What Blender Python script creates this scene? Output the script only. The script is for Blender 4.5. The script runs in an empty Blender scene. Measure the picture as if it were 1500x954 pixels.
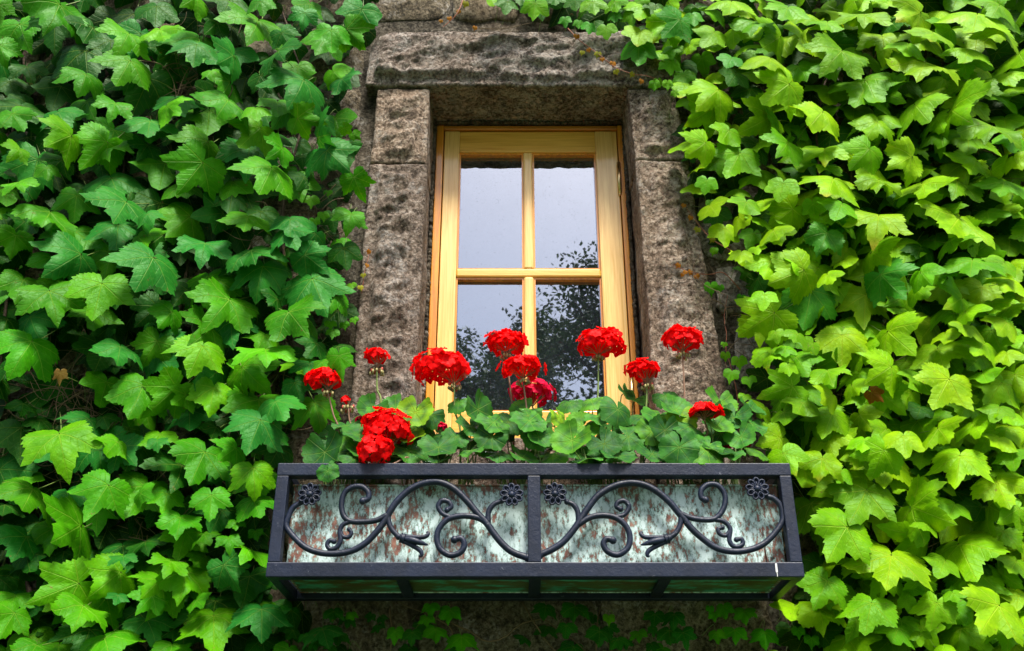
import bpy, bmesh, math, random
from mathutils import Vector, Matrix, noise

R = math.radians
S = bpy.context.scene
C = S.collection
rnd = random.Random(7)

# ------------------------------------------------------------------ camera
FPX, PITCH = 1480.0, R(27.4)          # focal length in photo pixels, upward tilt
EYE = Vector((0, -2.75, 0))
cd = bpy.data.cameras.new('camera'); cam = bpy.data.objects.new('camera', cd); C.objects.link(cam)
cam.location = EYE; cam.rotation_euler = (R(90) + PITCH, 0, 0)
cd.sensor_width = 36; cd.lens = FPX / 1500 * 36; cd.clip_end = 500; cd.clip_start = .05
S.camera = cam

# ------------------------------------------------------------------ sky, sun, exposure
SUN_EL, SUN_AZ = R(60), R(165)        # azimuth clockwise from +Y: the sun stands behind the camera, to its right
w = bpy.data.worlds.new("World"); S.world = w; w.use_nodes = True
nt = w.node_tree
sky = nt.nodes.new('ShaderNodeTexSky'); sky.sky_type = 'NISHITA'; sky.sun_disc = False
sky.sun_elevation = SUN_EL; sky.sun_rotation = SUN_AZ
sky.air_density = 1.0; sky.dust_density = 4.0; sky.ozone_density = 1.0
bg = nt.nodes['Background']; bg.inputs['Strength'].default_value = 0.085
nt.links.new(sky.outputs[0], bg.inputs['Color'])
sd = bpy.data.lights.new('sun', 'SUN'); sun = bpy.data.objects.new('sun', sd); C.objects.link(sun)
sd.energy = 2.5; sd.angle = R(14); sd.color = (1, .96, .88)
to_sun = Vector((math.sin(SUN_AZ) * math.cos(SUN_EL), math.cos(SUN_AZ) * math.cos(SUN_EL), math.sin(SUN_EL)))
sun.rotation_euler = to_sun.to_track_quat('Z', 'Y').to_euler(); sun.location = to_sun * 40
S.view_settings.view_transform = 'Standard'; S.view_settings.look = 'None'
S.view_settings.exposure = 1.46; S.view_settings.gamma = 1
S.render.engine = 'CYCLES'
S.cycles.max_bounces = 6; S.cycles.diffuse_bounces = 3; S.cycles.glossy_bounces = 3
S.cycles.transmission_bounces = 4; S.cycles.transparent_max_bounces = 6

# ------------------------------------------------------------------ helpers
CF = Vector((0, math.cos(PITCH), math.sin(PITCH))); CU = Vector((0, -math.sin(PITCH), math.cos(PITCH))); CR = Vector((1, 0, 0))
def at(px, py, Y):
    """the point at depth Y (parallel to the wall) that the photograph shows at px, py"""
    d = CF + CR * ((px - 750) / FPX) + CU * ((477 - py) / FPX)
    return EYE + d * ((Y - EYE.y) / d.y)
def mpp(p): return (p - EYE).dot(CF) / FPX      # metres per photo pixel at point p
def proj(p):
    v = p - EYE; d = v.dot(CF)
    return 750 + FPX * v.x / d, 477 - FPX * v.dot(CU) / d

def link(name, me, mat=None, parent=None):
    o = bpy.data.objects.new(name, me); C.objects.link(o)
    if mat and me is not None and not me.materials: me.materials.append(mat)
    if parent: o.parent = parent
    return o
def tag(o, label=None, cat=None, group=None, kind=None):
    if label: o['label'] = label
    if cat: o['category'] = cat
    if group: o['group'] = group
    if kind: o['kind'] = kind
    return o
def empty(name, loc, label, cat, group=None):
    o = bpy.data.objects.new(name, None); C.objects.link(o); o.location = loc; o.empty_display_size = .1
    return tag(o, label, cat, group)
def keep(o, parent):
    """parent o, keeping world-space vertices where they are (parents are unrotated empties)"""
    o.parent = parent; o.matrix_parent_inverse = Matrix.Translation(-parent.location)
    return o

class MB:
    def __init__(s): s.v = []; s.f = []; s.c = []; s.uv = []
    def box(s, a, b):
        n = len(s.v); (x0, y0, z0), (x1, y1, z1) = a, b
        s.v += [(x, y, z) for z in (z0, z1) for y in (y0, y1) for x in (x0, x1)]
        s.f += [tuple(n + i for i in q) for q in ((0, 2, 3, 1), (4, 5, 7, 6), (0, 1, 5, 4), (2, 6, 7, 3), (0, 4, 6, 2), (1, 3, 7, 5))]
        return s
    def tube(s, pts, rad, sides=6, caps=True):
        pts = [Vector(p) for p in pts]; n = len(pts)
        if not hasattr(rad, '__len__'): rad = [rad] * n
        up = None; base = len(s.v)
        for i, p in enumerate(pts):
            t = (pts[min(i + 1, n - 1)] - pts[max(i - 1, 0)])
            if t.length < 1e-9: t = Vector((0, 0, 1))
            t.normalize()
            if up is None: up = t.orthogonal().normalized()
            up = (up - t * up.dot(t))
            up = up.normalized() if up.length > 1e-6 else t.orthogonal().normalized()
            sd_ = t.cross(up)
            for k in range(sides):
                a = 2 * math.pi * k / sides
                s.v.append(tuple(p + (up * math.cos(a) + sd_ * math.sin(a)) * rad[i]))
        for i in range(n - 1):
            for k in range(sides):
                k2 = (k + 1) % sides
                s.f.append((base + i * sides + k, base + i * sides + k2, base + (i + 1) * sides + k2, base + (i + 1) * sides + k))
        if caps:
            s.f.append(tuple(base + k for k in range(sides))[::-1]); s.f.append(tuple(base + (n - 1) * sides + k for k in range(sides)))
        return s
    def ball(s, c, r, seg=10, rings=6, M=None):
        """ellipsoid: r = radii, M = 3x3 rotation"""
        c = Vector(c); r = r if hasattr(r, '__len__') else (r, r, r); b = len(s.v)
        for i in range(rings + 1):
            th = math.pi * i / rings
            for k in range(seg):
                ph = 2 * math.pi * k / seg
                q = Vector((r[0] * math.sin(th) * math.cos(ph), r[1] * math.sin(th) * math.sin(ph), r[2] * math.cos(th)))
                if M: q = M @ q
                s.v.append(tuple(c + q))
        for i in range(rings):
            for k in range(seg):
                k2 = (k + 1) % seg
                s.f.append((b + i * seg + k, b + (i + 1) * seg + k, b + (i + 1) * seg + k2, b + i * seg + k2))
        return s
    def mesh(s, name, smooth=True):
        me = bpy.data.meshes.new(name); me.from_pydata([tuple(v) for v in s.v], [], s.f)
        if smooth: me.polygons.foreach_set('use_smooth', [True] * len(me.polygons))
        if s.c:
            at_ = me.color_attributes.new('tint', 'FLOAT_COLOR', 'POINT')
            at_.data.foreach_set('color', [x for c in s.c for x in (*c, 1.0)])
        if s.uv:
            ul = me.uv_layers.new(name='UVMap')
            li = [0] * len(me.loops); me.loops.foreach_get('vertex_index', li)
            ul.data.foreach_set('uv', [x for i in li for x in s.uv[i]])
        me.update(); return me
    def build(s, name, mat, parent=None, smooth=True, bevel=0):
        o = link(name, s.mesh(name, smooth), mat)
        if parent: keep(o, parent)
        if bevel:
            b = o.modifiers.new('bevel', 'BEVEL'); b.width = bevel; b.segments = 2; b.limit_method = 'ANGLE'
        return o

def spline(pts, n=6):
    """Catmull-Rom through pts"""
    P = [Vector(p) for p in pts]; P = [P[0] * 2 - P[1]] + P + [P[-1] * 2 - P[-2]]; out = []
    for i in range(1, len(P) - 2):
        for k in range(n):
            t = k / n; a, b, c, d = P[i - 1], P[i], P[i + 1], P[i + 2]
            out.append(.5 * ((2 * b) + (c - a) * t + (2 * a - 5 * b + 4 * c - d) * t * t + (3 * b - a - 3 * c + d) * t ** 3))
    out.append(P[-2]); return out
def fbm(p, o=4): return noise.fractal(p, 1.0, 2.0, o)

# ------------------------------------------------------------------ node helpers
class NT:
    def __init__(s, name):
        s.m = bpy.data.materials.new(name); s.m.use_nodes = True; s.t = s.m.node_tree
        s.p = s.t.nodes['Principled BSDF']; s.out = s.t.nodes['Material Output']
    def n(s, ty, **kw):
        x = s.t.nodes.new(ty)
        for k, v in kw.items(): setattr(x, k, v)
        return x
    def l(s, a, b): s.t.links.new(a, b)
    def put(s, sock, v):
        if hasattr(v, 'is_output') or isinstance(v, bpy.types.NodeSocket): s.l(v, sock)
        elif isinstance(v, tuple) and sock.type == 'RGBA' and len(v) == 3: sock.default_value = (*v, 1)
        else: sock.default_value = v
    def math(s, op, a, b=0.0, c=0.0, clamp=False):
        x = s.n('ShaderNodeMath', operation=op, use_clamp=clamp)
        for i, q in enumerate((a, b, c)): s.put(x.inputs[i], q)
        return x.outputs[0]
    def mix(s, f, a, b, mode='MIX'):
        x = s.n('ShaderNodeMix', data_type='RGBA', blend_type=mode)
        s.put(x.inputs[0], f); s.put(x.inputs[6], a); s.put(x.inputs[7], b); return x.outputs[2]
    def ramp(s, f, stops):
        x = s.n('ShaderNodeValToRGB'); s.l(f, x.inputs[0]); e = x.color_ramp.elements
        while len(e) < len(stops): e.new(.5)
        for q, (p, c) in zip(e, stops):
            q.position = p; q.color = (*c, 1) if isinstance(c, tuple) else (c, c, c, 1)
        return x.outputs[0]
    def sstep(s, v, a, b, lo=0.0, hi=1.0):
        x = s.n('ShaderNodeMapRange', interpolation_type='SMOOTHSTEP'); s.l(v, x.inputs[0])
        for i, q in zip((1, 2, 3, 4), (a, b, lo, hi)): x.inputs[i].default_value = q
        return x.outputs[0]
    def pos(s): return s.n('ShaderNodeNewGeometry').outputs['Position']
    def obj(s): return s.n('ShaderNodeTexCoord').outputs['Object']
    def mapping(s, v, sc, rot=(0, 0, 0)):
        x = s.n('ShaderNodeMapping'); s.l(v, x.inputs[0]); x.inputs['Scale'].default_value = sc; x.inputs['Rotation'].default_value = rot
        return x.outputs[0]
    def noise(s, v, sc, det=6, rough=.6, dist=0.0):
        x = s.n('ShaderNodeTexNoise'); s.l(v, x.inputs['Vector']); x.inputs['Scale'].default_value = sc
        x.inputs['Detail'].default_value = det; x.inputs['Roughness'].default_value = rough; x.inputs['Distortion'].default_value = dist
        return x.outputs['Fac']
    def voro(s, v, sc, feat='F1'):
        x = s.n('ShaderNodeTexVoronoi', feature=feat); s.l(v, x.inputs['Vector']); x.inputs['Scale'].default_value = sc
        return x.outputs['Distance']
    def bump(s, h, st, d=.01):
        x = s.n('ShaderNodeBump'); s.put(x.inputs['Height'], h); x.inputs['Strength'].default_value = st; x.inputs['Distance'].default_value = d
        s.l(x.outputs[0], s.p.inputs['Normal']); return x.outputs[0]
    def set(s, **kw):
        for k, v in kw.items(): s.put(s.p.inputs[k.replace('_', ' ')], v)
        return s

# ---- stone
def stone_mat(name, dark, mid, pale, lichen=.62, grain=1.0):
    m = NT(name); p = m.pos()
    big = m.noise(p, 5, 4); med = m.noise(p, 22, 6, .65); fine = m.noise(p, 105, 5, .75)
    val = m.math('ADD', m.math('MULTIPLY', big, .22), m.math('ADD', m.math('MULTIPLY', med, .3), m.math('MULTIPLY', fine, .48)))
    col = m.ramp(val, [(.40, dark), (.5, mid), (.61, pale)])
    pit = m.ramp(m.noise(p, 70, 5, .8), [(.38, 0.0), (.48, 1.0)])
    col = m.mix(m.math('MULTIPLY', m.math('SUBTRACT', 1.0, pit), .8), col, dark)
    lm = m.math('MULTIPLY', m.ramp(m.noise(p, 9, 6, .7, .6), [(lichen - .03, 0.0), (lichen + .06, 1.0)]), m.ramp(m.noise(p, 90, 4, .7), [(.42, 0.0), (.56, 1.0)]))
    col = m.mix(m.math('MULTIPLY', lm, .75), col, (.52, .5, .47))
    warm = m.ramp(m.noise(p, 3.1, 3), [(.45, 0.0), (.62, 1.0)])
    col = m.mix(m.math('MULTIPLY', warm, .25), col, (.22, .155, .10))
    strk = m.ramp(m.noise(m.mapping(p, (26, 26, 2.4)), 1.0, 5, .65), [(.52, 0.0), (.68, 1.0)])
    col = m.mix(m.math('MULTIPLY', strk, .5), col, m.mix(1.0, col, (.38, .34, .31), 'MULTIPLY'))
    patch = m.ramp(m.noise(p, 11, 5, .7, .5), [(.55, 0.0), (.66, 1.0)])
    col = m.mix(m.math('MULTIPLY', patch, .5), col, m.mix(1.0, col, (.42, .36, .30), 'MULTIPLY'))
    rnd_ = m.n('ShaderNodeObjectInfo').outputs['Random']
    col = m.mix(rnd_, m.mix(1.0, col, (.86, .84, .83), 'MULTIPLY'), m.mix(1.0, col, (1.2, 1.13, 1.04), 'MULTIPLY'))
    m.set(Base_Color=col, Roughness=.95); m.p.inputs['Specular IOR Level'].default_value = .2
    h = m.math('ADD', m.math('MULTIPLY', med, .8), m.math('ADD', m.math('MULTIPLY', pit, .5), m.math('MULTIPLY', fine, .7)))
    m.bump(h, min(1, .9 * grain), .018); return m.m
M_ASH = stone_mat('weathered_ashlar', (.058, .043, .032), (.29, .228, .178), (.62, .55, .475), .55, 1.1)
M_LINT = stone_mat('weathered_lintel', (.058, .046, .038), (.30, .25, .21), (.66, .61, .55), .50, 1.1)
M_RUBP = stone_mat('pale_lichened_rubble', (.07, .065, .055), (.36, .34, .29), (.62, .60, .55), .48)
M_RUB = stone_mat('rubble_stone', (.04, .034, .022), (.19, .16, .11), (.38, .34, .26), .57)
M_MOR = stone_mat('lime_mortar', (.03, .027, .02), (.10, .088, .065), (.26, .24, .2), .62)

# ---- wood
def wood_mat(name, a, b, vertical=True):
    m = NT(name); p = m.pos()
    v = m.mapping(p, (46, 46, 2.2) if vertical else (2.2, 46, 46))
    g = m.noise(v, 1.6, 5, .6, .8); f = m.noise(m.mapping(p, (260, 260, 6) if vertical else (6, 260, 260)), 1.0, 3, .6)
    t = m.math('ADD', m.math('MULTIPLY', g, .75), m.math('MULTIPLY', f, .25))
    col = m.ramp(t, [(.36, a), (.62, b)])
    spot = m.ramp(m.noise(p, 55, 5, .8), [(.68, 0.0), (.78, 1.0)])
    col = m.mix(m.math('MULTIPLY', spot, .5), col, (.13, .07, .025))
    m.set(Base_Color=col, Roughness=.42, Coat_Weight=.8, Coat_Roughness=.12)
    m.bump(t, .25, .003); return m.m
M_PINE_V = wood_mat('varnished_pine_upright', (.72, .39, .075), (.94, .62, .20))
M_PINE_H = wood_mat('varnished_pine_level', (.62, .30, .03), (.88, .50, .09), False)
M_OAK_V = wood_mat('orange_stained_upright', (.52, .16, .008), (.80, .33, .018))
M_OAK_H = wood_mat('orange_stained_level', (.42, .13, .012), (.62, .24, .02), False)

# ---- iron, copper, brass, glass, soil
def iron_mat():
    m = NT('painted_wrought_iron'); p = m.pos()
    n1 = m.noise(p, 14, 5); n2 = m.noise(p, 120, 4, .7)
    col = m.ramp(n1, [(.35, (.004, .008, .021)), (.65, (.009, .016, .040))])
    chip = m.ramp(m.noise(p, 60, 6, .8), [(.64, 0.0), (.69, 1.0)])
    col = m.mix(m.math('MULTIPLY', chip, .5), col, (.32, .34, .40))
    dust = m.ramp(m.noise(p, 5, 5, .7), [(.5, 0.0), (.75, 1.0)])
    col = m.mix(m.math('MULTIPLY', dust, .05), col, (.16, .18, .22))
    m.set(Base_Color=col, Roughness=m.math('ADD', .33, m.math('MULTIPLY', n2, .25)))
    m.p.inputs['Specular IOR Level'].default_value = .36
    m.bump(m.math('ADD', n2, m.math('MULTIPLY', n1, .6)), .3, .004); return m.m
M_IRON = iron_mat()
def copper_mat():
    m = NT('verdigris_copper'); p = m.pos()
    sl = m.noise(m.mapping(p, (30, 30, 10), (0, R(14), 0)), 1.5, 7, .72, .4)
    fine = m.noise(m.mapping(p, (80, 80, 40), (0, R(14), 0)), 1.3, 5, .75)
    big = m.noise(p, 6.5, 4, .6)
    base = m.ramp(m.noise(p, 26, 5, .7), [(.36, (.06, .022, .018)), (.5, (.21, .08, .055)), (.66, (.34, .17, .12))])
    k = m.math('ADD', m.math('ADD', m.math('MULTIPLY', sl, .45), m.math('MULTIPLY', fine, .6)), m.math('MULTIPLY', big, .2))
    sp_ = m.n('ShaderNodeSeparateXYZ'); m.l(p, sp_.inputs[0])
    wob = m.noise(m.mapping(p, (16, 16, 3)), 1.0, 4)
    topb = m.sstep(m.math('ADD', sp_.outputs[2], m.math('MULTIPLY', wob, .05)), .81, .845)      # damp band below the rim
    ends = m.sstep(m.math('ADD', m.math('ABSOLUTE', m.math('SUBTRACT', sp_.outputs[0], .059)), m.math('MULTIPLY', wob, .12)), .58, .66)
    k = m.math('SUBTRACT', k, m.math('ADD', m.math('MULTIPLY', topb, .035), m.math('MULTIPLY', ends, .05)))
    teal = m.ramp(k, [(.56, 0.0), (.615, 1.0)])
    pale = m.ramp(k, [(.585, 0.0), (.67, 1.0)])
    col = m.mix(m.math('MULTIPLY', teal, .8), base, (.10, .31, .27))
    col = m.mix(m.math('MULTIPLY', pale, .9), col, (.60, .73, .73))
    m.set(Base_Color=col, Roughness=m.math('ADD', .4, m.math('MULTIPLY', pale, .4)), Metallic=.0)
    m.bump(m.math('ADD', k, m.math('MULTIPLY', fine, .4)), .4, .004); return m.m
M_COPPER = copper_mat()
def moss_mat():
    m = NT('mossy_copper_underside'); p = m.pos(); v = m.mapping(p, (5, 16, 16)); n = m.noise(v, 1.3, 6, .7); k = m.noise(m.mapping(p, (9, 22, 22)), 1.2, 5, .7)
    col = m.ramp(n, [(.34, (.09, .04, .015)), (.48, (.07, .085, .025)), (.6, (.09, .13, .05))])
    col = m.mix(m.ramp(k, [(.5, 0.0), (.6, 1.0)]), col, (.06, .34, .24))
    m.set(Base_Color=col, Roughness=.45); m.bump(n, .4, .004); return m.m
M_MOSS = moss_mat()
def plain(name, col, rough=.6, metal=0, bump=0, sc=60, var=.25):
    m = NT(name); p = m.pos(); n = m.noise(p, sc, 5, .65)
    c = m.ramp(n, [(.3, tuple(x * (1 - var) for x in col)), (.7, tuple(min(1, x * (1 + var)) for x in col))])
    m.set(Base_Color=c, Roughness=rough, Metallic=metal)
    if bump: m.bump(n, bump, .006)
    return m.m
M_BRASS = plain('aged_brass', (.78, .58, .28), .28, 1, .1)
M_SOIL = plain('potting_soil', (.02, .014, .01), .95, 0, 1, 90, .6)
M_GROUND = plain('mown_lawn', (.05, .09, .03), .95, 0, .4, 8, .4)
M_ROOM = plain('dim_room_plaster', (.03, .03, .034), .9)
M_DROP = plain('white_streak', (.7, .7, .68), .7)
def glass_mat():
    m = NT('reflective_glass'); p = m.pos()
    tr = m.n('ShaderNodeBsdfTransparent'); tr.inputs[0].default_value = (.55, .6, .66, 1)
    gl = m.n('ShaderNodeBsdfGlossy'); gl.inputs['Roughness'].default_value = .012; gl.inputs['Color'].default_value = (.80, .88, 1, 1)
    b = m.n('ShaderNodeBump'); b.inputs['Strength'].default_value = .05; b.inputs['Distance'].default_value = .002
    m.l(m.noise(p, 9, 2), b.inputs['Height']); m.l(b.outputs[0], gl.inputs['Normal'])
    lw = m.n('ShaderNodeFresnel'); lw.inputs[0].default_value = 1.5
    fac = m.math('ADD', .36, m.math('MULTIPLY', lw.outputs[0], .9), clamp=True)
    mx = m.n('ShaderNodeMixShader'); m.l(fac, mx.inputs[0]); m.l(tr.outputs[0], mx.inputs[1]); m.l(gl.outputs[0], mx.inputs[2])
    df = m.n('ShaderNodeBsdfDiffuse'); df.inputs[0].default_value = (.16, .19, .24, 1)
    sp = m.math('MULTIPLY', m.ramp(m.noise(p, 130, 3, .9), [(.63, 0.0), (.70, 1.0)]), .6)
    film = m.math('ADD', sp, m.math('MULTIPLY', m.noise(p, 14, 4, .7), .10))
    mx2 = m.n('ShaderNodeMixShader'); m.l(film, mx2.inputs[0]); m.l(mx.outputs[0], mx2.inputs[1]); m.l(df.outputs[0], mx2.inputs[2])
    m.l(mx2.outputs[0], m.out.inputs['Surface']); return m.m
M_GLASS = glass_mat()

# ---- leaves: UV holds leaf coordinates (u across, v from the stalk to the tip), tint per leaf
def leaf_mat(name, src, angles, vein_w=.010, secondary=True, zonal=False, trans=.25, edge=True, gloss=.38):
    m = NT(name)
    if src == 'object': info = m.n('ShaderNodeObjectInfo'); tint = info.outputs['Color']
    else: tint = m.n('ShaderNodeAttribute', attribute_name='tint').outputs['Color']
    uv = m.n('ShaderNodeUVMap'); sx = m.n('ShaderNodeSeparateXYZ'); m.l(uv.outputs[0], sx.inputs[0])
    x = m.math('ABSOLUTE', sx.outputs[0]); y = sx.outputs[1]
    best = None; mind = None; tt = None
    for a in angles:                                    # distance to each main vein (mirror image on the other half)
        ca, sa = math.cos(R(a)), math.sin(R(a))
        t = m.math('ADD', m.math('MULTIPLY', x, sa), m.math('MULTIPLY', y, ca))
        d = m.math('ABSOLUTE', m.math('SUBTRACT', m.math('MULTIPLY', x, ca), m.math('MULTIPLY', y, sa)))
        d = m.math('ADD', d, m.math('MULTIPLY', m.math('LESS_THAN', t, 0.0), 5.0))
        if mind is None: mind, tt = d, t
        else:
            lt = m.math('LESS_THAN', d, mind)
            tt = m.math('ADD', m.math('MULTIPLY', lt, t), m.math('MULTIPLY', m.math('SUBTRACT', 1.0, lt), tt))
            mind = m.math('MINIMUM', mind, d)
    wv = m.math('MULTIPLY', m.math('SUBTRACT', 1.15, tt), vein_w)
    main = m.math('SUBTRACT', 1.0, m.math('DIVIDE', mind, wv), clamp=True)
    main = m.math('POWER', main, .6)
    vein = main
    if secondary:
        q = m.math('FRACT', m.math('MULTIPLY', m.math('SUBTRACT', tt, m.math('MULTIPLY', mind, .75)), 8.5))
        sec = m.math('SUBTRACT', 1.0, m.math('MULTIPLY', m.math('ABSOLUTE', m.math('SUBTRACT', q, .5)), 11.0), clamp=True)
        sec = m.math('MULTIPLY', sec, .28)
        vein = m.math('MAXIMUM', main, sec)
    gp = m.pos()
    n1 = m.noise(gp, 16, 4, .6); n2 = m.noise(gp, 90, 3, .6)
    col = m.mix(m.sstep(n1, .35, .68), m.mix(1.0, tint, (.75, .82, .7), 'MULTIPLY'), m.mix(1.0, tint, (1.25, 1.14, .9), 'MULTIPLY'))
    col = m.mix(m.math('MULTIPLY', m.ramp(n2, [(.4, 0.0), (.65, 1.0)]), .18), col, m.mix(1.0, tint, (.62, .74, .7), 'MULTIPLY'))
    if zonal:
        r = m.math('SQRT', m.math('ADD', m.math('MULTIPLY', x, x), m.math('MULTIPLY', y, y)))
        ring = m.math('SUBTRACT', 1.0, m.math('MULTIPLY', m.math('ABSOLUTE', m.math('SUBTRACT', r, .27)), 9.0), clamp=True)
        col = m.mix(m.math('MULTIPLY', ring, .55), col, (.018, .06, .03))
    if edge:   # a few leaves turn orange towards the tip
        tr_ = m.n('ShaderNodeSeparateXYZ'); m.l(tint, tr_.inputs[0])
        tipm = m.math('MULTIPLY', m.math('MULTIPLY', m.sstep(y, .58, .84), m.sstep(tr_.outputs[0], .12, .18)), m.sstep(m.noise(gp, 2.3, 2), .52, .6))
        col = m.mix(m.math('MULTIPLY', tipm, .6), col, (.42, .22, .02))
        bite = m.ramp(m.noise(gp, 38, 3, .8), [(.67, 0.0), (.71, 1.0)])
        col = m.mix(m.math('MULTIPLY', bite, .65), col, (.16, .09, .03))
    col = m.mix(m.math('MULTIPLY', vein, .68), col, m.mix(.45, m.mix(1.0, tint, (2.2, 1.6, 1.5), 'MULTIPLY'), (.30, .36, .06)))
    geo = m.n('ShaderNodeNewGeometry')
    back = m.mix(.5, col, (.13, .24, .03))
    col2 = m.mix(geo.outputs['Backfacing'], col, back)
    m.set(Base_Color=col2, Roughness=m.math('ADD', gloss, m.math('MULTIPLY', n2, .2)))
    m.p.inputs['Specular IOR Level'].default_value = .22; m.p.inputs['Specular Tint'].default_value = (.55, .95, .45, 1)
    h = m.math('ADD', m.math('MULTIPLY', vein, -.7), m.math('ADD', m.math('MULTIPLY', n2, .45), m.math('MULTIPLY', m.noise(gp, 42, 2), .8)))
    m.bump(h, .5, .006)
    tr = m.n('ShaderNodeBsdfTranslucent'); m.l(m.mix(1.0, col, (1.9, 1.5, .8), 'MULTIPLY'), tr.inputs[0])
    mx = m.n('ShaderNodeMixShader'); mx.inputs[0].default_value = trans
    m.l(m.p.outputs[0], mx.inputs[1]); m.l(tr.outputs[0], mx.inputs[2]); m.l(mx.outputs[0], m.out.inputs['Surface'])
    return m.m
IVA = (0, 50, 100)
M_IVY = leaf_mat('ivy_leaf', 'object', IVA)
M_IVYS = leaf_mat('ivy_leaf_mass', 'attr', IVA)
M_GER = leaf_mat('geranium_leaf', 'object', (0, 45, 90, 135), .010, False, True, .22, False, .42)
M_TREE = leaf_mat('tree_leaf', 'attr', (0,), .02, False, False, .2, False, .5)
M_STALK = plain('green_stalk', (.16, .24, .05), .5)
M_STALKR = plain('ruddy_stalk', (.22, .12, .07), .55)
M_BARK = plain('brown_vine_bark', (.085, .055, .035), .9, 0, .8, 60, .5)
M_TWIG = plain('dry_twig', (.14, .095, .05), .9)
M_RED = plain('reddish_shoot', (.30, .10, .05), .6)
def petal_mat(name, c):
    m = NT(name); p = m.pos(); info = m.n('ShaderNodeObjectInfo')
    uv = m.n('ShaderNodeUVMap'); sx = m.n('ShaderNodeSeparateXYZ'); m.l(uv.outputs[0], sx.inputs[0])
    r = m.math('SQRT', m.math('ADD', m.math('MULTIPLY', sx.outputs[0], sx.outputs[0]), m.math('MULTIPLY', sx.outputs[1], sx.outputs[1])))
    k = m.math('ADD', m.math('MULTIPLY', info.outputs['Random'], .5), m.math('MULTIPLY', m.noise(p, 80, 3), .5))
    col = m.ramp(k, [(.2, tuple(x * .86 for x in c)), (.6, c)])
    col = m.mix(m.math('MULTIPLY', m.sstep(r, .16, .02), .6), col, tuple(x * .35 for x in c))
    m.set(Base_Color=col, Roughness=.55); m.p.inputs['Specular IOR Level'].default_value = .12
    tr = m.n('ShaderNodeBsdfTranslucent'); m.l(col, tr.inputs[0]); mx = m.n('ShaderNodeMixShader'); mx.inputs[0].default_value = .35
    m.l(m.p.outputs[0], mx.inputs[1]); m.l(tr.outputs[0], mx.inputs[2]); m.l(mx.outputs[0], m.out.inputs['Surface'])
    return m.m
M_PET = petal_mat('scarlet_petal', (.97, .002, .003))
M_PETM = petal_mat('crimson_petal', (.72, .004, .055))
M_BUD = plain('flower_bud', (.30, .27, .10), .5, 0, 0, 70, .7)
M_BUDR = plain('opening_bud', (.45, .06, .04), .5)

# ------------------------------------------------------------------ structure: ground, wall, window surround
g = MB(); g.v = [(-250, -250, -1.6), (250, -250, -1.6), (250, 250, -1.6), (-250, 250, -1.6)]; g.f = [(0, 1, 2, 3)]
tag(g.build('ground', M_GROUND), 'mown lawn in front of the stone wall', None, None, 'structure')

WY = .045                                               # face of the mortar bed
OX0, OX1, OZ0, OZ1 = -.30, .44, 1.02, 2.37               # hole in the wall behind the surround
wall = empty('stone_wall', (0, WY, -1.6), 'old rubble stone wall behind the ivy, seen around the window surround and under the planter', 'wall')
mbw = MB()
for a, b in (((-6, -1.8), (OX0, 6)), ((OX1, -1.8), (6, 6)), ((OX0, -1.8), (OX1, OZ0)), ((OX0, OZ1), (OX1, 6))):
    mbw.box((a[0], WY, a[1]), (b[0], .5, b[1]))
mbw.build('mortar_bed', M_MOR, wall, smooth=False)

def stone_mesh(seed, nx=9, nz=6):
    """a quarry-faced block, unit size, front towards -y"""
    mb = MB(); ny = 2; idx = {}
    def V(i, j, k):                                     # lattice point on the surface of the block
        if (i, j, k) in idx: return idx[i, j, k]
        x, z = i / nx - .5, j / nz - .5
        e = min(.5 - abs(x), .5 - abs(z)) * 2
        p = Vector((x * 3 + seed * 7.1, z * 2, seed * 3.3))
        y = -(k / ny)
        if k == ny: y -= .55 * min(1, e * 2.6) ** .5 + .5 * fbm(p * 1.3) * min(1, e * 3)
        else: pass
        dx = .055 * noise.noise(Vector((z * 3, seed, 1.7))) * (1 if abs(x) > .3 else .4); dz = .07 * noise.noise(Vector((x * 3, seed, 9.1))) * (1 if abs(z) > .2 else .4)
        rc = max(0, abs(x) + abs(z) - .86) * .5          # clipped corners
        idx[i, j, k] = len(mb.v); mb.v.append((x * (1 - rc) + dx, y, z * (1 - rc) + dz)); return idx[i, j, k]
    for i in range(nx):
        for j in range(nz): mb.f.append((V(i, j, ny), V(i + 1, j, ny), V(i + 1, j + 1, ny), V(i, j + 1, ny)))
    for k in range(ny):
        for i in range(nx):
            mb.f.append((V(i, 0, k), V(i + 1, 0, k), V(i + 1, 0, k + 1), V(i, 0, k + 1)))
            mb.f.append((V(i, nz, k + 1), V(i + 1, nz, k + 1), V(i + 1, nz, k), V(i, nz, k)))
        for j in range(nz):
            mb.f.append((V(0, j, k + 1), V(0, j + 1, k + 1), V(0, j + 1, k), V(0, j, k)))
            mb.f.append((V(nx, j, k), V(nx, j + 1, k), V(nx, j + 1, k + 1), V(nx, j, k + 1)))
    return mb.mesh('stone')
SM = [stone_mesh(s) for s in range(7)]
for s in SM: s.materials.append(M_RUB)
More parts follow.
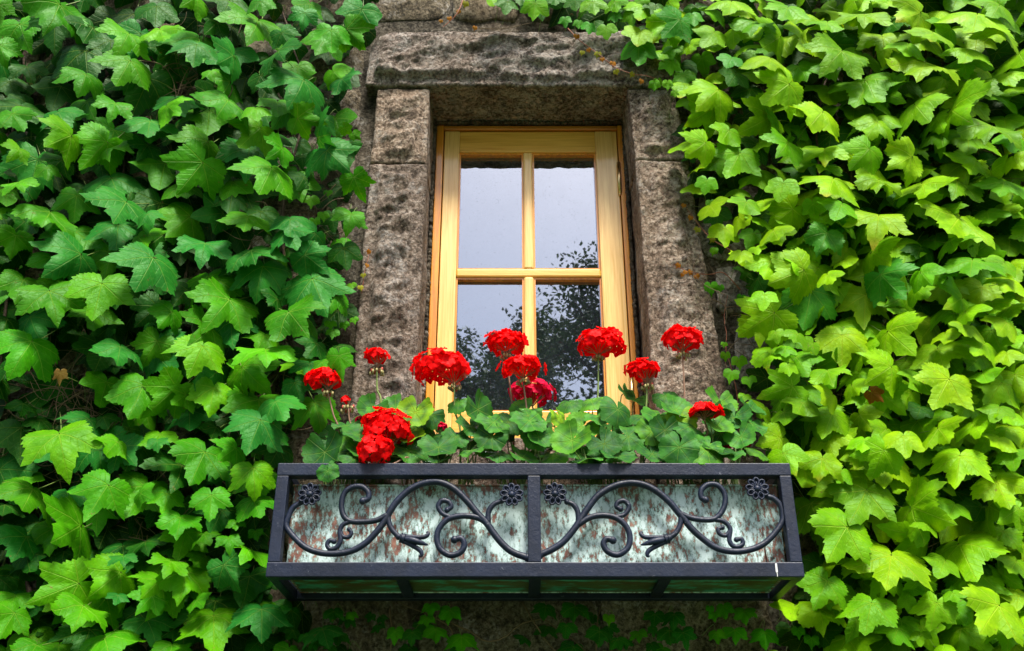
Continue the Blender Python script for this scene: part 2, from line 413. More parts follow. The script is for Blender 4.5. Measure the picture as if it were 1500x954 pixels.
# footprint kept free for the dressed stones
def clash(x0, x1, z0, z1): return x1 > -.52 and x0 < .66 and z1 > .93 and z0 < 2.63
z = -.75; row = 0
rs = random.Random(3)
while z < 4.2:
    h = rs.uniform(.17, .29); x = -3.1 - rs.uniform(0, .3)
    while x < 3.1:
        wd = rs.uniform(.24, .5); x0, x1, z0, z1 = x, x + wd, z, z + h
        x += wd + .018
        if clash(x0, x1, z0, z1):
            if x0 < -.52 and x1 > -.52 and -.52 - x0 > .09: x1 = -.525
            elif x1 > .66 and x0 < .66 and x1 - .66 > .09: x0 = .612 if z0 > 1.55 else .64 if z0 > 1.25 else .665
            elif z1 > 2.63 and z0 < 2.63 and z1 - 2.63 > .08: z0 = 2.635
            elif z0 < .93 and z1 > .93 and .93 - z0 > .08: z1 = .925
            else: continue
        o = link('stone', rs.choice(SM)); keep(o, wall)
        if x1 > .62 and x0 < .9 and 1.15 < (z0 + z1) / 2 < 1.9 or (z1 < .6 and -.5 < x0 < .7):
            o.material_slots[0].link = 'OBJECT'; o.material_slots[0].material = M_RUBP
        o.location = ((x0 + x1) / 2, WY + .02, (z0 + z1) / 2)
        o.scale = (x1 - x0 - .012, rs.uniform(.022, .034), z1 - z0 - .012)
        o.rotation_euler = (0, rs.uniform(-.035, .035), 0)
    z += h + .016

def ashlar(name, quad, y0, y1, seed, parent, boss=.03, margin=.028, step=.0065, worn=0.0):
    """a dressed block with a rock-faced field inside a drafted margin; quad = (xl0, xr0, z0, xl1, xr1, z1) for bottom and top"""
    xl0, xr0, z0, xl1, xr1, z1 = quad; mb = MB(); W_ = max(xr0 - xl0, xr1 - xl1); H_ = z1 - z0; D_ = y1 - y0
    nx, nz, ny = max(4, int(W_ / step)), max(4, int(H_ / step)), max(3, int(D_ / (step * 2))); idx = {}
    def V(i, j, k):
        if (i, j, k) in idx: return idx[i, j, k]
        v = j / nz; u = i / nx; zz = z0 + H_ * v * (1 - (worn * max(0, 1 - u * 14) ** 2 + worn * 1.5 * max(0, 1 - (1 - u) * 7) ** 2))
        a = xl0 + (xl1 - xl0) * v; b = xr0 + (xr1 - xr0) * v; xx = a + (b - a) * u; yy = y0 + D_ * k / ny
        p = Vector((xx, yy, zz)); q = p + Vector((seed * 5.3, seed * 2.1, 0))
        d = Vector((noise.noise(q * 22), noise.noise(q * 22 + Vector((9, 0, 0))), noise.noise(q * 22 + Vector((0, 9, 0))))) * .0035
        d += Vector((noise.noise(q * 6), 0, noise.noise(q * 6 + Vector((0, 5, 0))))) * .005
        edge = min(i, nx - i) == 0 or min(j, nz - j) == 0
        if k == 0:
            e = min(xx - a, b - xx, zz - z0, z1 - zz)
            k_ = max(0, min(1, (e - margin * (.8 + .5 * noise.noise(q * 9))) / .03)); k_ = k_ * k_ * (3 - 2 * k_)
            r = fbm(Vector((q.x * 8 + q.z * 6, q.y * 9, q.z * 17 - q.x * 6)), 7); rdg = 1 - abs(noise.noise(Vector((q.x * 5 + q.z * 6, q.y, q.z * 17 - q.x * 7))) * 2)
            d.y -= boss * k_ * (.5 + .62 * r + .30 * rdg)
            d.y += .004 * fbm(q * 45, 3)
            if edge: d.y += .005
        idx[i, j, k] = len(mb.v); mb.v.append(tuple(p + d)); return idx[i, j, k]
    for i in range(nx):
        for j in range(nz):
            mb.f.append((V(i, j, 0), V(i + 1, j, 0), V(i + 1, j + 1, 0), V(i, j + 1, 0)))
    for k in range(ny):
        for i in range(nx):
            mb.f.append((V(i, 0, k + 1), V(i + 1, 0, k + 1), V(i + 1, 0, k), V(i, 0, k))); mb.f.append((V(i, nz, k), V(i + 1, nz, k), V(i + 1, nz, k + 1), V(i, nz, k + 1)))
        for j in range(nz):
            mb.f.append((V(0, j, k), V(0, j + 1, k), V(0, j + 1, k + 1), V(0, j, k + 1))); mb.f.append((V(nx, j, k + 1), V(nx, j + 1, k + 1), V(nx, j + 1, k), V(nx, j, k)))
    return mb.build(name, M_LINT if worn else M_ASH, parent)

sur = empty('window_surround', (.06, 0, 1.0), 'rough brown stone surround of lintel and jamb blocks around the small window', 'stone surround')
tag(ashlar('lintel', (-.512, .60, 2.362, -.50, .585, 2.612), -.012, .34, 1, sur, .031, .024, worn=.34), 'long rough lintel block across the top of the window')
tag(ashlar('jamb_stone', (-.472, -.287, 2.040, -.470, -.288, 2.355), .0, .34, 2, sur, .024, .03), 'short upper block of the left jamb')
tag(ashlar('jamb_stone', (-.478, -.285, .86, -.474, -.287, 2.034), -.004, .34, 3, sur, .028, .035), 'tall lower block of the left jamb with a rough raised strip')
tag(ashlar('jamb_stone', (.414, .590, 2.052, .404, .565, 2.355), .0, .34, 4, sur, .022, .03), 'short upper block of the right jamb')
tag(ashlar('jamb_stone', (.424, .655, .86, .414, .592, 2.046), -.003, .34, 5, sur, .022, .035), 'tall lower block of the right jamb, widening downwards')
tag(ashlar('sill', (-.283, .412, .90, -.283, .412, 1.062), .01, .36, 6, sur, .006, .03), 'stone sill under the window')

# ------------------------------------------------------------------ window
win = empty('window', (.066, .2, 1.07), 'small four-pane window with pale pine sash in an orange wooden frame', 'window')
FX0, FX1, FZ0, FZ1 = -.274, .402, 1.068, 2.352
def bar(name, a, b, mat, par, bev=.003): return MB().box(a, b).build(name, mat, par, False, bev)
fr = MB().box((FX0, .195, FZ0), (FX0 + .026, .29, FZ1)).box((FX1 - .018, .195, FZ0), (FX1, .29, FZ1)).build('frame', M_OAK_V, win, False, .003)
tag(fr, 'orange-stained outer frame')
f2 = MB().box((FX0 + .026, .196, FZ1 - .018), (FX1 - .018, .29, FZ1 - .001)).box((FX0 + .026, .19, FZ0 + .001), (FX1 - .018, .29, FZ0 + .03)).build('frame_rail', M_OAK_H, win, False, .003)
SX0, SX1, SZ0, SZ1 = FX0 + .029, FX1 - .021, FZ0 + .034, FZ1 - .021
sash = MB().box((SX0, .203, SZ0), (-.190, .25, SZ1)).build('sash', M_PINE_V, win, False, .0025); sash['label'] = 'pale pine sash with two rows of two panes'
bar('stile', (.302, .203, SZ0), (SX1, .25, SZ1), M_PINE_V, sash)
bar('top_rail', (-.190, .2045, 2.238), (.302, .249, SZ1 - .001), M_PINE_H, sash)
bar('bottom_rail', (-.190, .2045, SZ0 + .001), (.302, .249, 1.228), M_PINE_H, sash)
bar('middle_rail', (-.190, .206, 1.718), (.302, .248, 1.750), M_PINE_H, sash, .006)
bar('glazing_bar', (.0405, .2055, 1.228), (.0735, .2475, 1.718), M_PINE_V, sash, .006)
bar('glazing_bar', (.0405, .2055, 1.750), (.0735, .2475, 2.238), M_PINE_V, sash, .006)
for (x0, x1) in ((-.190, .0405), (.0735, .302)):
    for (z0, z1) in ((1.228, 1.718), (1.750, 2.238)):
        p = MB(); p.v = [(x0, .2325, z0), (x1, .2325, z0), (x1, .2325, z1), (x0, .2325, z1)]; p.f = [(0, 1, 2, 3)]
        keep(p.build('pane', M_GLASS), win)
        b = MB()                                        # moulded glazing bead round the pane
        for a_, c_ in (((x0, .2135, z0), (x0 + .006, .232, z1)), ((x1 - .006, .2135, z0), (x1, .232, z1)), ((x0 + .006, .2135, z0), (x1 - .006, .232, z0 + .006)), ((x0 + .006, .2135, z1 - .006), (x1 - .006, .232, z1))):
            b.box(a_, c_)
        b.build('glazing_bead', M_OAK_V, win, False)
for hz in ((2.052, 2.182), (1.22, 1.35)):
    h = MB().tube([(.381, .194, hz[0]), (.381, .194, hz[1])], .0072, 10).ball((.3815, .198, hz[0] - .003), (.0072, .0072, .006)).ball((.3815, .198, hz[1] + .003), (.006, .006, .005))
    h.build('hinge', M_BRASS, win, True)
fl = MB(); rr = random.Random(5)                         # crumbly lime fillet between frame and stone
for i in range(90):
    zz = 1.08 + i * .0141
    for xx in (-.281, .407): fl.ball((xx + rr.uniform(-.002, .002), .19 + rr.uniform(-.004, .004), zz), (.008, .012, .011 + rr.uniform(0, .006)), 6, 4)
for i in range(52): fl.ball((-.27 + i * .013, .188 + rr.uniform(-.004, .004), 2.357), (.011, .012, .006), 6, 4)
fl.build('mortar_fillet', M_MOR, win)
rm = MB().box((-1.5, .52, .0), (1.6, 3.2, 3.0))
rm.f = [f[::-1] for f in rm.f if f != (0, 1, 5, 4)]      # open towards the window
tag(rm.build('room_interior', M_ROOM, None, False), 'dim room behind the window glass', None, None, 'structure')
rv = MB().box((OX0 - .02, .5, OZ0), (OX0, .56, OZ1)).box((OX1, .5, OZ0), (OX1 + .02, .56, OZ1))
rw = MB()                                                # inner face of the wall round the hole
for a, b in (((-1.5, 0), (OX0, 3)), ((OX1, 0), (1.6, 3)), ((OX0, 0), (OX1, OZ0)), ((OX0, OZ1), (OX1, 3))): rw.box((a[0], .5005, a[1]), (b[0], .52, b[1]))
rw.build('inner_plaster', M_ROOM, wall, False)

# ------------------------------------------------------------------ window box: iron cage and copper planter
BX0, BX1, BZ0, BZ1, BYF, BYB = -.592, .703, .580, .868, -.32, -.045
cage = empty('iron_cage', (.055, -.18, BZ0), 'black wrought iron window box holder with scrolls and rosettes bolted below the window', 'window box holder')
T = .033
def ib(name, a, b): return bar(name, a, b, M_IRON, cage, .0025)
ib('top_bar', (BX0, BYF, BZ1 - T), (BX1, BYF + T, BZ1))
ib('bottom_bar', (BX0, BYF - .001, BZ0), (BX1, BYF + T, BZ0 + T + .003))
ib('end_post', (BX0 + .0005, BYF + .0005, BZ0 + T + .003), (BX0 + T - .003, BYF + T - .001, BZ1 - T))
ib('end_post', (BX1 - T + .003, BYF + .0005, BZ0 + T + .003), (BX1 - .0005, BYF + T - .001, BZ1 - T))
ib('middle_post', (.055 - .016, BYF + .0005, BZ0 + T + .003), (.055 + .016, BYF + .018, BZ1 - T))
for x0 in (BX0 + .001, BX1 - .026):
    ib('side_bar', (x0, BYF + T, BZ1 - .026), (x0 + .025, BYB, BZ1 - .001))
    ib('side_bar', (x0, BYF + T, BZ0 + .001), (x0 + .025, BYB, BZ0 + .026))
    ib('rear_post', (x0, BYB - .025, BZ0 + .026), (x0 + .025, BYB - .001, BZ1 - .026))
ib('rear_bar', (BX0 + .026, BYB - .026, BZ0 + .0015), (BX1 - .026, BYB - .001, BZ0 + .026))
ib('rear_bar', (BX0 + .026, BYB - .0255, BZ1 - .026), (BX1 - .026, BYB - .001, BZ1 - .0015))
for x0 in (-.285, .042, .36): ib('bottom_strap', (x0, BYF + T, BZ0 + .004), (x0 + .03, BYB - .026, BZ0 + .012))
def zl(x, y, Y=-.307): return at(370 + x / 3.038, 640 + y / 3.038, Y)      # traced on the left half of the grille
def zr(x, y, Y=-.307): return at(770 + x / 3.038, 640 + y / 3.038, Y)      # and on the right half
def stem(pts, f, r0=.0075, r1=.0075, r2=.005, name='scroll'):
    P = spline([f(*p) for p in pts], 7); n = len(P)
    rad = [r0 + (r1 - r0) * min(1, i / (n * .5)) if i < n * .5 else r1 + (r2 - r1) * ((i - n * .5) / (n * .5)) for i in range(n)]
    mb = MB().tube(P, rad, 10); mb.ball(P[-1], rad[-1] * 1.25, 8, 6); mb.ball(P[0], rad[0] * 1.05, 8, 6)
    return mb.build(name, M_IRON, cage)
LS = [([(215, 292), (178, 318), (158, 360), (150, 398), (180, 442), (235, 492), (300, 516), (370, 520), (440, 508), (500, 475), (550, 425), (590, 372), (610, 335), (640, 290), (690, 242), (750, 210), (810, 200), (860, 211), (910, 242), (960, 292), (1000, 340), (1042, 385), (1075, 432), (1115, 480), (1160, 515), (1224, 538)], .0072, .0085, .0085),
      ([(600, 348), (550, 372), (490, 379), (432, 375), (404, 348), (396, 300), (408, 252), (440, 226), (485, 222), (514, 246), (514, 276), (490, 286)], .0075, .007, .0075),
      ([(440, 376), (402, 392), (388, 425), (392, 462), (374, 492), (346, 500), (332, 482), (342, 462), (362, 466)], .006, .006, .0055),
      ([(390, 418), (402, 444), (428, 446), (440, 428), (430, 412)], .005, .0055, .005),
      ([(603, 345), (606, 378), (620, 412), (650, 445)], .0068, .0068, .0068),
      ([(1045, 384), (1000, 360), (935, 352), (872, 366), (832, 405), (820, 450), (834, 498), (878, 527), (924, 515), (942, 482), (928, 453), (898, 458)], .008, .0075, .0078),
      ([(882, 358), (845, 342), (826, 310), (842, 285), (872, 289), (884, 312), (866, 326)], .006, .0065, .006),
      ([(1048, 380), (1050, 335), (1072, 302), (1108, 286)], .007, .007, .006)]
RS = [([(1075, 266), (1106, 277), (1136, 312), (1144, 370), (1110, 427), (1060, 476), (1000, 502), (925, 511), (850, 495), (790, 455), (740, 410), (704, 366), (680, 338), (640, 290), (580, 240), (520, 212), (458, 205), (390, 221), (322, 262), (272, 325), (240, 375), (215, 412), (170, 465), (120, 500), (62, 527)], .0072, .0085, .0085),
      ([(688, 342), (738, 362), (798, 370), (848, 362), (882, 314), (886, 258), (856, 217), (812, 213), (782, 238), (782, 270), (800, 281)], .0075, .007, .0075),
      ([(838, 368), (884, 378), (910, 410), (906, 455), (918, 482), (942, 490), (966, 477), (960, 455), (938, 458)], .006, .006, .0055),
      ([(908, 420), (890, 440), (864, 432), (856, 412), (876, 404)], .005, .0055, .005),
      ([(690, 345), (688, 390), (668, 428), (640, 450)], .0068, .0068, .0068),
      ([(232, 392), (285, 360), (342, 350), (402, 361), (446, 397), (464, 445), (454, 495), (410, 525), (366, 511), (346, 478), (360, 455), (388, 461)], .008, .0075, .0078),
      ([(398, 358), (440, 346), (460, 312), (440, 286), (412, 291), (404, 310), (422, 322)], .006, .0065, .006),
      ([(236, 384), (231, 332), (212, 302), (184, 290)], .007, .007, .006)]
for s_ in LS: stem(s_[0], zl, *s_[1:])
for s_ in RS: stem(s_[0], zr, *s_[1:])
def rosette(c):
    mb = MB(); r = .026
    mb.ball(c, (.0095, .010, .0095), 12, 8)
    for k in range(9):
        a = 2 * math.pi * k / 9 + .2
        d = Vector((math.cos(a), 0, math.sin(a))); q = c + d * r * .72
        Mx = Matrix((d, Vector((0, 1, 0)), d.cross(Vector((0, 1, 0))))).transposed()
        ring = [q + Mx @ Vector((.0095 * math.cos(t), -.002, .0068 * math.sin(t))) for t in [2 * math.pi * i / 12 for i in range(13)]]
        mb.tube(ring, .0027, 6, False)
        mb.ball(q + Vector((0, .003, 0)), (.009, .003, .0065), 8, 4, Mx)
        mb.tube([c + d * .008 + Vector((0, -.004, 0)), q + Vector((0, -.002, 0))], .0018, 5)
    mb.box(tuple(c + Vector((-.006, 0, -.006))), tuple(c + Vector((.006, .012, .006))))
    return mb.build('rosette', M_IRON, cage)
for c in (zl(255, 257, -.316), zl(1153, 258, -.316), zr(130, 255, -.316), zr(1030, 232, -.316)): rosette(c)
def tulip(a, b, f):
    p, q = f(*a), f(*b); d = (q - p); L = d.length; d.normalize(); nrm = Vector((0, -1, 0)); sd_ = d.cross(nrm)
    mb = MB(); Mx = Matrix((sd_, nrm, d)).transposed()
    mb.ball(p, (.0125, .011, .0085), 10, 6, Mx)
    for r in (.0, .5): mb.tube([p + Mx @ Vector((.0115 * math.cos(t), .010 * math.sin(t), .004 - r * .016)) for t in [2 * math.pi * i / 12 for i in range(13)]], .0022, 5, False)
    for sg in (-1, 1):
        P = spline([p + sd_ * sg * .006, p + d * L * .4 + sd_ * sg * .010, p + d * L * .78 + sd_ * sg * .017, p + d * L * .9 + sd_ * sg * .027, p + d * L * .82 + sd_ * sg * .032], 5)
        n = len(P); mb.tube(P, [.0052 + .0022 * math.sin(math.pi * i / n) - .003 * i / n for i in range(n)], 8)
    P = spline([p, p + d * L * .5 + nrm * .006, p + d * L * 1.02 + nrm * .002], 6); mb.tube(P, [.006 + .0035 * math.sin(math.pi * i / 12) - .004 * (i / 12) ** 2 for i in range(len(P))], 8)
    return mb.build('tulip_bud', M_IRON, cage)
tulip((668, 452), (778, 482), zl); tulip((628, 455), (515, 482), zr)
dr = MB(); q = at(1137, 826, BYF - .003)
dr.box((q.x - .003, BYF - .0030, .590), (q.x + .002, BYF - .0012, .612)).box((q.x - .0012, BYF - .0028, .580), (q.x + .0008, BYF - .0012, .590))
dr.build('white_drip', M_DROP, cage, False, .001)

pl = empty('copper_planter', (.07, -.17, .60), 'long copper trough streaked with pale verdigris inside the iron cage', 'planter')
PX0, PX1, PYF, PYB, PZ0, PZ1 = -.556, .674, -.272, -.075, .596, .822
tk = .006
MB().box((PX0, PYF, PZ0), (PX1, PYF + tk, PZ1)).build('front_panel', M_COPPER, pl, False, .0015)
MB().box((PX0, PYB - tk, PZ0), (PX1, PYB, PZ1)).build('rear_panel', M_COPPER, pl, False, .0015)
for x0 in (PX0 + .0005, PX1 - tk - .0005): MB().box((x0, PYF + tk, PZ0 + .001), (x0 + tk, PYB - tk, PZ1 - .001)).build('end_panel', M_COPPER, pl, False)
MB().box((PX0 + tk + .001, PYF + tk, PZ0 + .002), (PX1 - tk - .001, PYB - tk, PZ0 + .008)).build('base_panel', M_MOSS, pl, False)
rim = MB()
for a, b in (((PX0 - .003, PYF - .003, PZ1), (PX1 + .003, PYF + .009, PZ1 + .005)), ((PX0 - .003, PYB - .009, PZ1), (PX1 + .003, PYB + .003, PZ1 + .005))): rim.box(a, b)
rim.build('rolled_rim', M_COPPER, pl, False, .002)
seam = MB()
for zz in (.62, .64, .80): seam.ball((PX1 - .03, PYF - .001, zz), (.004, .003, .004), 8, 5)
seam.box((PX1 - .048, PYF - .0018, PZ0 + .002), (PX1 - .0455, PYF, PZ1 - .002)); seam.build('seam', M_COPPER, pl)
so = MB(); nx, ny = 60, 10
for j in range(ny + 1):
    for i in range(nx + 1):
        x = PX0 + tk + .002 + (PX1 - PX0 - 2 * tk - .004) * i / nx; y = PYF + tk + .001 + (PYB - PYF - 2 * tk - .002) * j / ny
        so.v.append((x, y, .803 + .012 * noise.noise(Vector((x * 30, y * 30, 0)))))
for j in range(ny):
    for i in range(nx): so.f.append((j * (nx + 1) + i, j * (nx + 1) + i + 1, (j + 1) * (nx + 1) + i + 1, (j + 1) * (nx + 1) + i))
tag(so.build('soil', M_SOIL), 'dark potting soil filling the copper trough', None, None, 'stuff')

# ------------------------------------------------------------------ ivy
def leaf_template(seed, droop=.3, fold=.2, wave=.06, nang=100, rings=(.3, .62, .86, 1.0), teeth=.034, lob=1.0):
    """three-lobed toothed leaf, stalk joint at the origin, tip towards -y, top face +z, about 1 unit wide"""
    r_ = random.Random(seed); ctrl = []
    for sg in (1, -1):
        j = lambda a: a * r_.uniform(.90, 1.10)
        c = [(0, j(.82)), (9, j(.64)), (18, j(.53)), (28, j(.465 - .05 * lob)), (38, j(.51)), (48, j(.565)), (56, j(.65 + .03 * lob)), (66, j(.55)), (78, j(.49)), (98, j(.47)), (118, j(.43)), (140, j(.37)), (158, j(.25)), (172, .10), (180, .03)]
        ctrl.append(c)
    tip = (ctrl[0][0][1] + ctrl[1][0][1]) / 2
    for c in ctrl: c[0] = (0, tip)
    def rad(a):                                          # a in -180..180
        c = ctrl[0] if a >= 0 else ctrl[1]; a = abs(a)
        for (a0, r0), (a1, r1) in zip(c, c[1:]):
            if a <= a1:
                t = (a - a0) / (a1 - a0)
                if a0 not in (0, 56) and a1 != 56: t = t * t * (3 - 2 * t)
                return r0 + (r1 - r0) * t
        return .03
    mb = MB(); ph = r_.uniform(0, 6)
    angs = [-180 + 360 * i / nang for i in range(nang)]
    def P(x, y):
        L = max(0, -y); ax = abs(x)
        z = -droop * L * L * .9 - fold * ax ** 1.6 * .9 + .05 * math.exp(-(ax / .1) ** 2) * -.3
        z += wave * math.sin(7 * x + ph) * math.sin(6 * y + ph * 2) * (x * x + y * y) ** .5 * 1.6
        a_ = abs(math.degrees(math.atan2(x, -y))); rr = (x * x + y * y) ** .5
        z += .11 * rr * (min(1, abs(a_ - 27) / 27) - .5) * (1 if a_ < 84 else .4)      # lobes keeled along their veins
        if y > 0: z -= y * y * .8
        return (x, y, z)
    mb.v.append(P(0, 0)); mb.uv.append((0, 0))
    for q in rings:
        for i, a in enumerate(angs):
            r = rad(a)
            if teeth and q > .8 and 8 < abs(a) < 165 and q == 1.0:
                s_ = (abs(a) / 9.5) % 1.0; r += teeth * (1.1 - 2 * s_) * (1 if q == 1 else .2)
            x = math.sin(R(a)) * r * q; y = -math.cos(R(a)) * r * q
            mb.v.append(P(x, y)); mb.uv.append((x, -y))
    for i in range(nang):
        k = (i + 1) % nang
        mb.f.append((0, 1 + i, 1 + k))
        for m in range(len(rings) - 1):
            b0, b1 = 1 + m * nang, 1 + (m + 1) * nang
            mb.f.append((b0 + i, b1 + i, b1 + k, b0 + k))
    return mb
SPEC = [(.10, .15, .05), (.22, .5, .06), (.05, .75, .05), (.30, .3, .09), (.15, .1, .11), (.0, .9, .07), (.25, .7, .06), (.0, .3, .10), (.40, .45, .08), (.2, .6, .12), (.08, .4, .04), (.30, .2, .12)]
SPEC += [(.35, .55, .05), (.1, .65, .14), (.5, .2, .08), (.02, .5, .13), (.28, .85, .1), (.18, .3, .15)]
HI = [leaf_template(20 + i, *s, lob=(1, .5, 1.3, .8, 1.6, .2)[i % 6]) for i, s in enumerate(SPEC)]
HIM = [t.mesh('ivy_leaf') for t in HI]
for me in HIM: me.materials.append(M_IVY)
HEART = [leaf_template(60 + i, .3, .2, .06, 40, (.55, 1.0), .018, -.8) for i in range(3)]
HEARTM = [t.mesh('ivy_leaf_small') for t in HEART]
for me in HEARTM: me.materials.append(M_IVY)
LO = [leaf_template(90 + i, *s, 36, (.6, 1.0), .03) for i, s in enumerate(SPEC[:8])]
TONE = {'x': (.15, .085, .02), 'k': (.006, .040, .003), 'd': (.012, .098, .005), 'b': (.022, .190, .024), 'm': (.054, .255, .003), 'g': (.095, .340, .002), 'y': (.185, .420, .001)}  # k: near-black tint for the rear layer, shade between leaves put into colour
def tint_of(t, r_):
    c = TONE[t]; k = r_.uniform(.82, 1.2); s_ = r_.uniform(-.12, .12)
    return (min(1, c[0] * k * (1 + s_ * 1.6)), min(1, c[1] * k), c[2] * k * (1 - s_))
def pose(J, T, Wpx, Y, r_, roll=14, lmax=1.25):
    """world matrix of a leaf whose stalk joint shows at J, tip at T, Wpx wide, at depth Y"""
    p = at(J[0], J[1], Y); s_ = mpp(p); Wm = Wpx * s_
    dx, dy = T[0] - J[0], -(T[1] - J[1]); L = math.hypot(dx, dy) * s_; nat = .80 * Wm
    c = L / nat; sy = 1.0
    if c > .97: sy = min(lmax, c / .97); c = .97
    c = max(.12, c); sn = math.sqrt(1 - c * c)
    t2 = (CR * dx + CU * dy).normalized(); tow = (EYE - p).normalized(); t2 = (t2 - tow * t2.dot(tow)).normalized()
    u = t2 * c + tow * sn; n = tow * c - t2 * sn
    X = (-u).cross(n)
    M = Matrix((X, -u, n)).transposed() @ Matrix.Rotation(R(r_.uniform(-roll, roll)), 3, 'Y')
    return Matrix.Translation(p) @ M.to_4x4() @ Matrix.Diagonal((Wm * .92, Wm * .92 * sy, Wm * .92, 1))

def inside(poly, x, y):
    c = False; j = len(poly) - 1
    for i in range(len(poly)):
        (xi, yi), (xj, yj) = poly[i], poly[j]
        if (yi > y) != (yj > y) and x < (xj - xi) * (y - yi) / (yj - yi) + xi: c = not c
        j = i
    return c

class Ivy:
    """one climbing plant: stems, up to 290 single leaves (the largest in view), the rest and the stalks joined"""
    def __init__(s, root, seed, warm=(1, 1, 1)): s.root = root; s.warm = warm; s.r = random.Random(seed); s.L = []; s.st = []
    def leaf(s, J, T, W, tone, Y, roll=14, heart=False): s.L.append((J, T, W, tone, Y, roll, heart))
    def finish(s, cap=290):
        r_ = s.r; s.L.sort(key=lambda q: (-(q[4] < -.09), -q[2]))
        mass = MB(); stk = MB(); n = 0
        for (J, T, W, tone, Y, roll, heart) in s.L:
            M = pose(J, T, W, Y, r_, roll); col = tuple(min(.9, a * b) for a, b in zip(tint_of(tone, r_), (1, 1, 1) if tone == 'y' else s.warm))
            if n < cap:
                k = r_.randrange(3 if heart else len(HIM))
                c = T[1] - J[1]
                o = link('ivy_leaf', (HEARTM if heart else HIM)[k], None, s.root)
                o.matrix_parent_inverse = Matrix.Translation(-s.root.location); o.matrix_basis = M
                if r_.random() < .5 : o.matrix_basis = M @ Matrix.Diagonal((-1, 1, 1, 1)) if False else M
                o.color = (*col, 1); n += 1
            else:
                t = HEART[r_.randrange(3)] if heart else LO[r_.randrange(len(LO))]; b = len(mass.v)
                mass.v += [tuple(M @ Vector(v)) for v in t.v]; mass.uv += t.uv; mass.c += [col] * len(t.v)
                mass.f += [tuple(b + i for i in f) for f in t.f]
            p = M.translation; Wm = W * mpp(p); u = -(M.to_3x3() @ Vector((0, 1, 0))).normalized()
            q = p - u * Wm * r_.uniform(.35, .6) + Vector((r_.uniform(-.3, .3) * Wm, abs(Y) * .5 + .02, r_.uniform(.0, .35) * Wm))
            e = Vector((q.x + r_.uniform(-.03, .03), min(.03, q.y + .06), q.z - r_.uniform(-.01, .05)))
            pts = spline([p + Vector((0, .001, 0)), p - u * Wm * .07 + Vector((0, .02, -.002)), q, e], 3)
            rr_ = max(.0011, .0085 * Wm * 1.0)
            stk.tube(pts, [rr_ * (1 - .3 * i / len(pts)) for i in range(len(pts))], 5, False)
        if mass.v: tag(mass.build('ivy_leaves', M_IVYS, s.root), 'smaller ivy leaves behind', None, None, 'stuff')
        if stk.v: tag(stk.build('leaf_stalks', M_STALK, s.root), None, None, None, 'stuff')
    def stem(s, pts, r0=.006, mat=None):
        P = spline([at(*q) for q in pts], 6); n = len(P)
        P = [p + Vector((noise.noise(p * 14), noise.noise(p * 14 + Vector((5, 0, 0))) * .5, noise.noise(p * 14 + Vector((0, 5, 0))))) * .012 for p in P]
        MB().tube(P, [r0 * (1 - .6 * i / n) for i in range(n)], 6).build('vine_stem', mat or M_BARK, s.root)
    def twigs(s, spots, per, spread, mat, length=.16, Y=(-.06, .02), rad=.0011):
        r_ = s.r; mb = MB()
        for (x, y) in spots:
            for k in range(per):
                p = at(x + r_.uniform(-spread, spread), y + r_.uniform(-spread, spread), r_.uniform(*Y))
                a = r_.uniform(0, 6.28); L = length * r_.uniform(.4, 1.2); d = Vector((math.cos(a), r_.uniform(-.25, .25), math.sin(a))); c = Vector((-d.z, 0, d.x)) * r_.uniform(-.25, .25)
                mb.tube(spline([p, p + d * L * .35 + c * L, p + d * L * .7 + c * L * 1.2, p + d * L], 3), [rad * r_.uniform(.7, 1.5)] * 10, 4, False)
        if mb.v: tag(mb.build('dry_twigs', mat, s.root), 'tangle of dry brown twigs', None, None, 'stuff')

Z = 2.778
# prominent leaves as traced from enlarged thirds of the photograph: (joint x, joint y, tip x, tip y, width, tone)
L1 = [(245,15,190,130,280,'m'),(0,20,5,100,110,'m'),(0,180,30,275,150,'m'),(650,118,665,160,180,'g'),(525,135,495,190,210,'g'),(530,245,480,335,235,'m'),(350,300,330,370,190,'m'),(110,270,130,330,150,'d'),(237,455,270,515,195,'b'),(50,460,95,530,165,'m'),(430,590,440,640,190,'m'),(435,575,330,690,225,'g'),(610,490,600,560,235,'b'),(930,405,890,460,260,'m'),(800,180,790,250,195,'b'),(885,90,830,140,140,'d'),(950,225,880,262,190,'b'),(1130,205,1150,240,200,'b'),(1237,322,1200,405,275,'b'),(1350,120,1350,215,165,'m'),(1410,115,1490,205,170,'m'),(1390,320,1420,350,150,'b'),(1240,50,1230,125,120,'b'),(1060,5,1070,55,120,'m'),(800,-12,740,25,175,'g'),(1060,520,970,600,205,'g'),(845,575,770,650,220,'m'),(825,660,710,805,255,'m'),(940,650,900,760,185,'d'),(1105,680,1070,770,265,'g'),(1290,560,1350,545,220,'b'),(1330,610,1420,690,205,'b'),(1440,720,1480,825,135,'m'),(515,820,460,910,290,'b'),(205,860,170,925,260,'m'),(190,680,195,740,105,'m'),(75,740,95,775,145,'g'),(290,550,200,590,220,'g'),(80,605,45,640,115,'g'),(600,870,625,915,115,'b'),(945,790,930,880,185,'d'),(1010,880,990,944,205,'m'),(1180,890,1180,965,185,'b'),(1130,415,1130,475,165,'m'),(1040,440,1050,480,125,'g'),(680,430,720,465,170,'g'),(470,420,450,480,155,'m'),(380,110,340,175,205,'d'),(860,290,865,325,85,'g'),(1210,480,1330,505,150,'m'),(700,215,640,190,100,'d'),(560,960,590,1000,200,'m'),(250,650,200,700,150,'d'),(540,760,520,830,150,'d'),(1150,600,1100,640,150,'m'),(1240,720,1210,770,130,'d'),(40,330,60,400,150,'d'),(600,590,560,650,140,'d'),(100,900,60,940,140,'d')]
